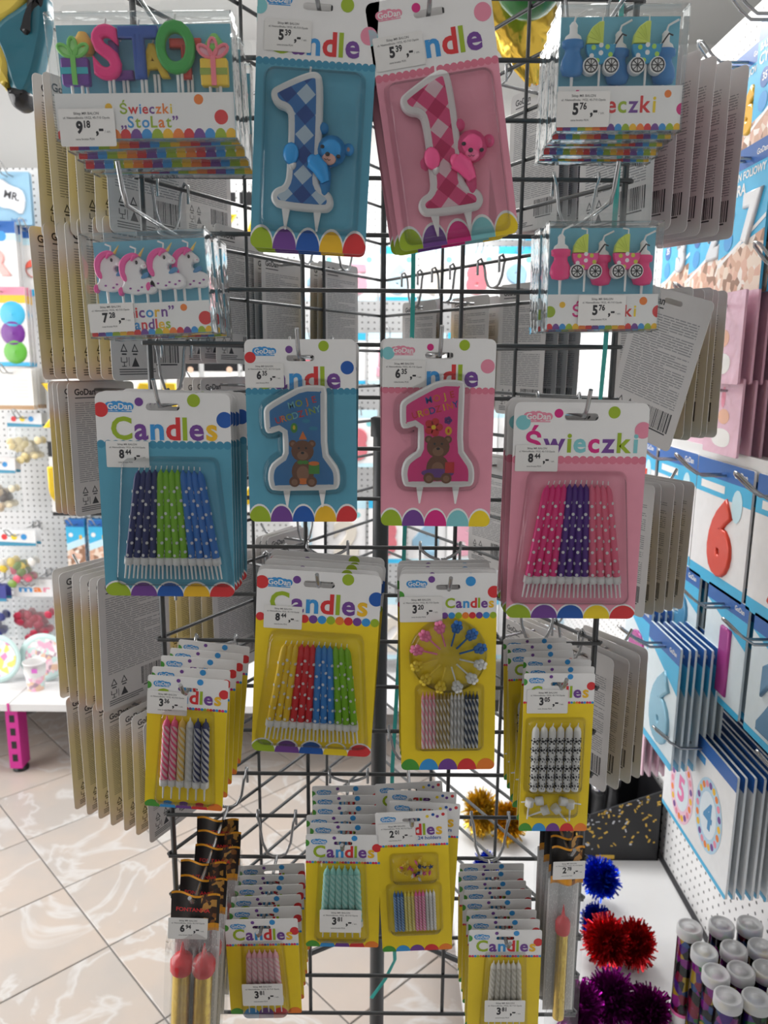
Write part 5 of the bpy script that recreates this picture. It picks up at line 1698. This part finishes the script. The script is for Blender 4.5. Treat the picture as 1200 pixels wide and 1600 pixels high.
# tinsel pompoms
def tinsel(label, p, r, col, n, seed, sq=(1, 1, 1), h=None, group=None):
    rnd = random.Random(seed)
    m = mat(col, .22, metal=.85, var=.25, scale=120)
    mb = MB()
    vs, fs = [], []
    for i in range(n):
        z = rnd.uniform(-1, 1); a = rnd.uniform(0, 2 * PI); q = (1 - z * z) ** .5
        d = Vector((q * cos(a) * sq[0], q * sin(a) * sq[1], z * sq[2]))
        b = d * r * rnd.uniform(.15, .55); e = d * r * rnd.uniform(.8, 1.1) + Vector((rnd.uniform(-1, 1), rnd.uniform(-1, 1), rnd.uniform(-1, 1))) * r * .22
        t = d.cross(Vector((rnd.uniform(-1, 1), rnd.uniform(-1, 1), rnd.uniform(-1, 1)))).normalized() * rnd.uniform(.0015, .0032)
        k = len(vs); md = (b + e) / 2 + t * 1.5
        vs += [b - t, b + t, md + t, md - t, e - t * .8, e + t * .8]; fs += [(k, k + 1, k + 2, k + 3), (k + 3, k + 2, k + 5, k + 4)]
    mb.add(vs, fs, m)
    o = thing('tinsel_pompom', label, 'tinsel', group, loc=(p[0], p[1], p[2] - r * sq[2]))
    st_ = mb.obj('foil_strands', o); st_.location = (0, 0, r * sq[2]); st_['kind'] = 'stuff'
    mb = MB(); mb.ball((0, 0, r * sq[2]), (r * .5 * sq[0], r * .5 * sq[1], r * .5 * sq[2]), m, 12, 7); mb.obj('core', o)
    return o


def on(x, y, z): p = pZ(x, y, z); return p
def tp_(label, px, py, r, col, n, seed, sq=(1, 1, 1), lift=0.):
    p = pZ(px, py, .305 + r * sq[2] + lift); tinsel(label, (p.x, p.y, p.z), r, col, n, seed, sq)


GLD = (.90, .60, .08)
tp_('gold tinsel pompom standing tall on the white shelf', 752, 1270, .052, GLD, 1500, 1, (.85, .85, 1.25))
tp_('gold tinsel pompom partly behind the football candles', 794, 1284, .05, (.86, .52, .04), 1400, 2, (.9, .9, 1.1))
tp_('blue tinsel pompom seen above the pearl candle cards', 760, 1352, .030, (.01, .06, .62), 700, 3)
tp_('royal blue tinsel pompom in front of the black box', 938, 1372, .043, (.01, .06, .66), 1200, 4, (1, 1, 1.0), .03)
tp_('dark blue tinsel tail under the royal blue pompom', 930, 1440, .036, (.01, .05, .5), 900, 5, (.8, .8, 1.1))
tp_('bright red tinsel pompom on the white shelf', 950, 1470, .050, (.62, .02, .03), 1500, 6, (1.0, 1, .9), .01)
tp_('red tinsel pompom with crimson tips beside the bright red one', 993, 1475, .046, (.66, .03, .04), 1400, 7, (.8, .8, 1.15))
tp_('purple tinsel pompom under the red ones', 955, 1558, .048, (.28, .01, .24), 1500, 8, (1, 1, .9))
tp_('dark purple tinsel pompom beside the confetti tubes', 1012, 1580, .042, (.22, .005, .17), 1400, 9)
tp_('violet tinsel pompom behind the single cake fountain', 905, 1572, .044, (.35, .01, .30), 1200, 10)

# ------------------------------------------------------------------ back gondola
PINKL = mat((.62, .03, .30), .4)
bs = thing('wall_shelf', 'white shelf board with pink perforated leg, cup and plates on it', 'shelf', loc=(-1.3, 1.95, 0))
mb = MB(); mb.box(-2.6 + 1.3, -1.432 + 1.3, -.22, .25, .272, .30, STEEL); mb.box(-1.428 + 1.3, .1 + 1.3, -.22, .25, .272, .30, STEEL); mb.obj('shelf_board', bs)
lx = -1.43 + 1.3
leg = MB(); leg.box(lx - .026, lx + .022, -.20, -.13, .02, .272, PINKL)
for z0 in (.05, .105, .16, .215): leg.box(lx - .012, lx + .008, -.2008, -.1995, z0, z0 + .03, BLK)
leg.obj('leg', bs)
mb = MB(); mb.lathe([(.03, 0), (.03, .012), (.012, .02)], BLK, 14, c=(lx, -.165, 0)); mb.obj('foot', bs)
mb = MB(); mb.box(lx - .004, lx + .004, -.224, -.22, .268, .305, PINKL); mb.obj('divider', bs)
mb = MB(); mb.tube([(lx + .05, .1, .25), (lx + .55, -.05, .01)], .005, HOOKM, 7); mb.obj('brace', bs)

# cup and plates
PKP = patches('party_print', [(.85, .45, .60), (.90, .70, .76), (.45, .30, .36), (.60, .78, .75), (.9, .85, .85), (.80, .55, .40)], 60, .4, 0)
c0 = pZ(57, 1076, .30)
cu = thing('paper_cup', 'stack of white paper cups with pink party print', 'cup', loc=(c0.x, c0.y, .30))
mb = MB(); mb.lathe([(.031, 0), (.037, .06)], PKP, 20); mb.obj('cup_wall', cu)
mb = MB()
for k in range(4): mb.lathe([(.0375 + k * .0012, .06 + k * .014), (.0395 + k * .0012, .074 + k * .014)], WHITE, 20, cap=False)
mb.lathe([(.045, .114), (.0455, .117), (.043, .118), (.041, .07)], WHITE, 20, cap=False); mb.obj('cup_rims', cu)
mb = MB(); mb.box(.008, .03, -.046, -.0445, .085, .102, mat((.65, .15, .55), .4)); mb.obj('printed_flag', cu)
for lab, px, py, Y, rr, prn in (('round paper plate with mint rim and pink princess print behind the cups', 66, 1010, 1.95, .1, PKP), ('round paper plate with mint rim at the shelf end', -8, 1012, 1.93, .1, patches('flower_print', [(.9, .75, .82), (.80, .30, .55), (.92, .9, .86), (.85, .75, .2), (.7, .8, .85)], 40, .4, 0))):
    c = pY(px, py, Y)
    pl = thing('paper_plate', lab, 'plate', 'paper plates on the wall shelf', loc=(c.x, Y, .302)); pl.rotation_euler = (-.12, 0, 0)
    mb = MB(); mb.lathe([(.001, 0), (rr * .78, 0), (rr, -.008), (rr * 1.0, -.0095), (rr * .78, -.002), (.001, -.002)], mat((.62, .82, .80), .4), 36, cap=False)
    o = mb.obj('plate_body', pl); o.location = (0, 0, rr); o.rotation_euler = (-PI / 2, 0, 0)
    mb = MB(); mb.poly(disc(0, rr, rr * .77, 30), -.003, prn); mb.obj('plate_print', pl)


def wpack(w, h, label, group=None, cat='packet', name='hanging_packet'): return thing(name, label, cat, group)


def bpack(px0, py0, px1, py1, Y, fn, label, n=3, step=.012, group=None, cat='packet', name='hanging_packet', hk=True):
    """packets on the rear pegboard facing the camera: picture rectangle at depth Y"""
    a, b = pY(px0, py0, Y), pY(px1, py1, Y)
    w, h = abs(b.x - a.x), abs(a.z - b.z)
    r = thing(name, label, cat, group or label)
    fn(r, w, h)
    r.location = ((a.x + b.x) / 2, Y, b.z)
    for i in range(n):
        c = copy_tree(r); c.location = r.location + Vector((random.uniform(-.003, .003), step * (i + 1), random.uniform(-.003, .002)))
        tag(c, label + ', rear', cat, group or label)
    if hk: double_hook((r.location.x, YW, a.z - .018), YW - Y + .08, (0, -1, 0), 'hook of the ' + label, 'double hooks on the rear pegboard')
    return r


def slab(mb, w, h, m, t=.004, r=.004):
    out = rrect(-w / 2, w / 2, 0, h, r)
    mb.loops([[(p[0], t / 2, p[1]) for p in out], [(p[0], -t / 2, p[1]) for p in out]], m, True, False)
    mb.poly(out, -t / 2, m); return out


def mk_mr(root, w, h):
    mb = MB(); slab(mb, w, h, mat((.30, .52, .70), .3)); mb.obj('backing', root)
    mb = MB(); k = w
    pts = [(-.42 * w, .42 * h), (-.3 * w, .32 * h), (0, .3 * h), (.25 * w, .18 * h), (.34 * w, .3 * h), (.38 * w, .52 * h), (.28 * w, .68 * h), (0, .74 * h), (-.25 * w, .88 * h), (-.4 * w, .8 * h)]
    mb.prism(chaikin(pts, 1), -.002, -.010, mat((.72, .74, .78), .35), .002)
    mb.obj('foil_plaque', root)
    mb = MB(); vs, fs, a, b = text_mesh('MR.', .02)
    ang = -.25; sz = .27 * w
    mb.add([(-.2 * w + (x * cos(ang) - z * sin(ang)) * sz, -.0104, .52 * h + (x * sin(ang) + z * cos(ang)) * sz) for x, z in vs], fs, INK); mb.obj('lettering', root); mb = MB()
    mb.glyphs('balloon', .14 * w, -.05 * w, .06 * h, -.0024, BAN, .01); mb.obj('caption', root)


def mk_letter(ch, col):
    def f(root, w, h):
        mb = MB(); slab(mb, w, h, mat((.80, .80, .80), .3))
        e = -.0023
        mb.poly([(-w / 2, h * .84), (w / 2, h * .84), (w / 2, h), (-w / 2, h)], e, BAN)
        mb.poly([(-w / 2, h * .74), (w / 2, h * .74), (w / 2, h * .84), (-w / 2, h * .84)], e, PALE)
        mb.poly([(-w / 2, 0), (w / 2, 0), (w / 2, h * .09), (-w / 2, h * .09)], e, CYAN)
        mb.poly(disc(.1 * w, h * .8, .14 * w, 14), e - .0003, SKY)
        mb.obj('packet', root)
        mb = MB(); solid_text(mb, ch, h * .42, 0, h * .3, e + .003, e - .006, mat(col, .3, metal=.2), .05, .05); mb.obj('foil_letter', root)
    return f


def mk_rosette(root, w, h):
    mb = MB(); slab(mb, w, h, mat((.72, .70, .70), .3)); e = -.0023
    mb.poly([(-w / 2, h * .9), (w / 2, h * .9), (w / 2, h), (-w / 2, h)], e, ROSE); mb.poly([(-w / 2, h * .8), (w / 2, h * .8), (w / 2, h * .9), (-w / 2, h * .9)], e, GOLDY)
    mb.poly([(-w / 2, 0), (w / 2, 0), (w / 2, h * .05), (-w / 2, h * .05)], e, CYAN)
    mb.obj('packet', root)
    for x, z, r, c in ((.22, .66, .26, (.06, .45, .70)), (.2, .42, .25, (.16, .03, .26)), (.22, .18, .24, (.12, .42, .05)), (-.28, .46, .22, (.80, .50, .62)), (-.3, .2, .18, (.50, .42, .70))):
        mb = MB(); m = mat(c, .35)
        mb.lathe([(r * w, -.001), (r * w * .9, .004), (r * w * .6, .002), (r * w * .4, .006), (r * w * .15, .004), (.001, .007)], m, 20, c=(0, 0, 0))
        o = mb.obj('paper_rosette', root); o.location = (x * w, -.0025, z * h); o.rotation_euler = (PI / 2, 0, 0)


def mk_pale(root, w, h):
    mb = MB(); out = slab(mb, w, h, mat((.78, .77, .74), .3, bump=.2, scale=20)); e = -.0023
    mb.poly([(-w / 2, 0), (w / 2, 0), (w / 2, h * .1), (-w / 2, h * .1)], e, mat((.45, .28, .15), .4))
    for k in range(6): mb.poly([(.05 * w, h * (.3 + k * .08)), (.4 * w, h * (.3 + k * .08)), (.4 * w, h * (.315 + k * .08)), (.05 * w, h * (.315 + k * .08))], e, BACKC)
    mb.obj('packet', root)


def mk_bag(fillc, headc, word=None, n=16):
    def f(root, w, h):
        mb = MB(); N = 8
        for yo in (-.02, .004):
            ls = [[((-.5 + i / N) * w, yo * sin(PI * j / 5) ** .6 * (sin(PI * (i + .2) / (N + .4)) ** .5) if 0 < j < 5 else 0, h * .72 * j / 5) for i in range(N + 1)] for j in range(6)]
            mb.loops(ls, BAGP, False, False, True, closed=False)
        mb.obj('film', root)
        mb = MB(); mb.box(-w / 2, w / 2, -.002, .002, h * .72, h, mat(headc, .4))
        if word: rainbow(mb, word, [SKY, ORANGE, ROSE, GREEN, RED, YEL], -.36 * w, .46 * w, h * .80, -.0023, .03, .06, hmax=w * .24)
        else:
            mb.poly([(-w / 2, h * .72), (w / 2, h * .72), (w / 2, h * .77), (-w / 2, h * .8)], -.0023, TEALD)
            for q in range(3): mb.poly(disc((-.3 + .25 * q) * w, h * .88, .08 * w, 10), -.0024, [RED, YEL, SKY][q])
        mb.obj('header_card', root)
        rnd = random.Random(n); bm_ = {}
        for i in range(n):
            c = fillc[i % len(fillc)]
            mb_k = bm_.get(c)
            if mb_k is None:
                mb = MB(); mb.lathe([(.003, 0), (.010, .006), (.014, .016), (.010, .027), (.001, .031)], mat(c, .3), 10); o = bm_[c] = mb.obj('balloon', root)
            else: o = mb_k.copy(); COL.objects.link(o); o.parent = root
            sc = w / .12
            o.location = (rnd.uniform(-.36, .34) * w, rnd.uniform(-.010, -.002), rnd.uniform(.05, .42) * h); o.rotation_euler = (rnd.uniform(-.6, .6), rnd.uniform(-2, 2), 0); o.scale = (sc, .5, sc)
    return f


def mk_photo(root, w, h):
    mb = MB(); out = slab(mb, w, h, CYAN); e = -.0023
    mb.poly([(-w / 2, h * .86), (w / 2, h * .86), (w / 2, h), (-w / 2, h)], e, BAN)
    mb.poly([(-w / 2, 0), (w / 2, 0), (w / 2, h * .52), (-w / 2, h * .38)], e, SKINP)
    mb.poly([(-w / 2, h * .38), (w / 2, h * .52), (w / 2, h * .66), (-w / 2, h * .52)], e - .0001, PALE)
    mb.poly(disc(-.25 * w, h * .7, .12 * w, 14), e - .0002, WHITE)
    mb.glyphs('8', .3 * w, .2 * w, h * .62, e - .0003, GOLDY, .05); mb.obj('packet', root)


def mk_gold(i):
    def f(root, w, h):
        mb = MB(); slab(mb, w, h, mat((.80, .80, .79), .3)); e = -.0023
        mb.poly([(-w / 2, h * .8), (w / 2, h * .8), (w / 2, h), (-w / 2, h)], e, BLK)
        mb.poly([(-w / 2, 0), (w / 2, 0), (w / 2, h * .05), (-w / 2, h * .05)], e, BLK)
        mb.poly(disc(.25 * w, h * .82, .09 * w, 12), e - .0002, mat((.85, .55, .4), .4)); mb.obj('packet', root)
        mb = MB(); solid_text(mb, 'MVYXZAUK'[i % 8], h * .62, 0, h * .2, e + .003, e - .008, mat((.80, .55, .04), .25, metal=.6), .05, .05); mb.obj('gold_letter', root)
    return f


def mk_digit(ch, col, top):
    def f(root, w, h):
        mb = MB(); slab(mb, w, h, mat((.82, .82, .83), .3)); e = -.0023
        mb.poly([(-w / 2, h * .86), (w / 2, h * .86), (w / 2, h), (-w / 2, h)], e, top)
        mb.poly([(-w / 2, 0), (w / 2, 0), (w / 2, h * .07), (-w / 2, h * .07)], e, top)
        mb.poly(disc(.28 * w, h * .76, .08 * w, 12), e - .0003, AQUA); mb.obj('packet', root)
        mb = MB(); solid_text(mb, ch, h * .68, -.03 * w, h * .17, e + .003, e - .007, mat(col, .3, metal=.2), .05, .05); mb.obj('foil_digit', root)
    return f


bpack(-14, 268, 51, 352, 2.08, mk_mr, 'blue packet with a silver MR. plaque balloon', 2)
bpack(-34, 345, 32, 462, 2.06, mk_letter('R', (.80, .40, .38)), 'white packet with a faded coral letter', 3)
bpack(34, 355, 70, 462, 2.10, mk_letter('e', (.72, .10, .06)), 'white packet with a small red letter e', 2)
bpack(-40, 448, 48, 572, 2.04, mk_rosette, 'packet of blue, purple and green paper rosettes', 4, .014)
bpack(-20, 575, 54, 640, 2.02, mk_pale, 'pale film packets with brown base', 6, .018)
bpack(10, 645, 70, 722, 2.05, mk_bag([(.78, .66, .38), (.80, .74, .60), (.72, .60, .30)], (.72, .74, .76)), 'film bag of cream balloons', 1, .045, cat='balloon bag', name='balloon_bag')
bpack(-30, 715, 30, 800, 2.02, mk_bag([(.78, .70, .52), (.12, .10, .09), (.66, .52, .36)], (.78, .76, .76)), 'film bag of cream and black balloons', 1, .045, cat='balloon bag', name='balloon_bag')
bpack(-6, 828, 62, 915, 2.02, mk_bag([(.72, .12, .20), (.85, .62, .06), (.20, .32, .06), (.80, .78, .74)], (.78, .79, .80)), 'film bag of red, yellow and white balloons', 1, .045, cat='balloon bag', name='balloon_bag')
bpack(20, 905, 88, 1000, 2.04, mk_bag([(.55, .03, .08), (.60, .04, .10), (.48, .02, .06)], (.80, .80, .81), 'mar'), 'film bag of dark red balloons with rainbow lettered header', 1, .045, cat='balloon bag', name='balloon_bag')
bpack(-60, 915, 16, 1000, 2.0, mk_bag([(.05, .05, .25), (.03, .04, .2)], (.06, .07, .30)), 'dark blue balloon bag at the shelf end', 1, .045, cat='balloon bag', name='balloon_bag')
for i, (a, b) in enumerate(((102, 136), (137, 172), (173, 207), (208, 243))):
    bpack(a, 812, b, 890, 2.05, mk_photo, 'cyan packet with crowd photo under the gold letters', 2, .014, 'cyan photo packets under the gold letters', hk=i < 2)
for r_, (ya, yb) in enumerate(((300, 405), (552, 690), (690, 806))):
    for i in range(6):
        x = 74 + i * 60 + (r_ % 2) * 4
        lab = ('white packet with gold letter balloon, behind the letter candle boxes', 'white packet with gold letter balloon and black header', 'white packet with gold letter balloon, lowest row of letters')[r_]
        bpack(x, ya, x + 57, yb, 2.06, mk_gold(i + 3 * r_), lab, 1, .016, lab + 's', hk=True)
# packets seen through the wire grid
dg = 0
cls = [(.78, .40, .50), (.50, .68, .78), (.75, .70, .62), (.70, .20, .24), (.30, .50, .66)]
for r_, (ya, yb) in enumerate(((285, 375), (385, 470), (520, 600), (640, 730), (780, 880), (930, 1030))):
    for i in range(9):
        x = 452 + i * 62 + (r_ % 2) * 18
        if r_ == 0 and i < 5: continue
        lab = 'white digit packet on rear pegboard, %s row behind the wire grid' % ('highest', 'second highest', 'third', 'fourth', 'second lowest', 'lowest')[r_]
        bpack(x, ya, x + 57, yb, 2.05 + .03 * (i % 2), mk_digit('0123456789'[dg % 10], cls[dg % 5], PALE if (r_ + i) % 3 else CYAN), lab, 1, .016, lab + 's', hk=True)
        dg += 1

# ------------------------------------------------------------------ hanging balloons at the top
YF = mat((.78, .60, .10), .3, bump=.3, scale=14); TF = mat((.03, .16, .22), .25, bump=.4, scale=18); BF = mat((.015, .015, .018), .35, bump=.3, scale=18)
hb = thing('foil_figure_balloon', 'hanging yellow and teal foil balloon with black tip, beside the letter candle boxes', 'balloon', loc=pY(35, 160, .55))
p0 = hb.location
def rel(x, y): return pY(x, y, .55) - p0
def sheet(name, pix, th, m):
    pts = [rel(*q) for q in pix]
    mb = MB(); mb.prism(chaikin([(q.x, q.z) for q in pts], 2), th, -th, m, th * .8, True); return mb.obj(name, hb)
sheet('yellow_wing', [(-60, -40), (60, -40), (45, 8), (10, 38), (-60, 50)], .012, YF)
o = sheet('teal_body', [(0, 35), (40, 10), (75, -20), (80, 40), (68, 100), (60, 130), (45, 160), (20, 150), (8, 100), (-10, 60)], .016, TF)
o = sheet('yellow_leg', [(-20, 50), (5, 60), (24, 98), (20, 120), (14, 150), (4, 128), (-20, 95)], .018, YF)
o = sheet('black_tip', [(12, 136), (50, 140), (52, 160), (42, 172), (24, 172), (14, 150)], .02, BF)
o = sheet('black_panel', [(46, -20), (75, -20), (76, 22), (62, 20), (50, 70), (40, 60)], .02, BF)

GFO = mat((.78, .52, .08), .2, metal=.9, bump=.5, scale=22); GRN = mat((.02, .14, .03), .25)
gb = thing('foil_balloon', 'gold foil balloon with creased pointed tail above the pink gingham candle', 'balloon', loc=pY(834, 128, .7))
c = gb.location
mb = MB()
ls = []
for j in range(9):
    a = j / 8; z = a * .22; rr = .012 + .105 * a ** .8
    off_ = Vector((-.075 * a, 0, z))
    ls.append([off_ + Vector((rr * (1 + .06 * sin(7 * t + j * 2)) * cos(t), rr * .5 * sin(t), .01 * sin(5 * t + j))) for t in [q * 2 * PI / 28 for q in range(28)]])
mb.loops(ls, GFO, True, True, True)
mb.obj('foil_tail', gb)
mb = MB(); mb.ball((-.09, 0, .30), (.15, .08, .12), GFO, 24, 12); mb.obj('foil_body', gb)
mb = MB(); p = pY(828, -28, .5); mb.ball((0, 0, .085), (.068, .06, .085), GRN, 20, 12)
o = mb.obj('latex_balloon'); o.location = (p.x, .5, p.z - .06); tag(o, 'dark green latex balloon in front of the gold foil balloon', 'balloon')
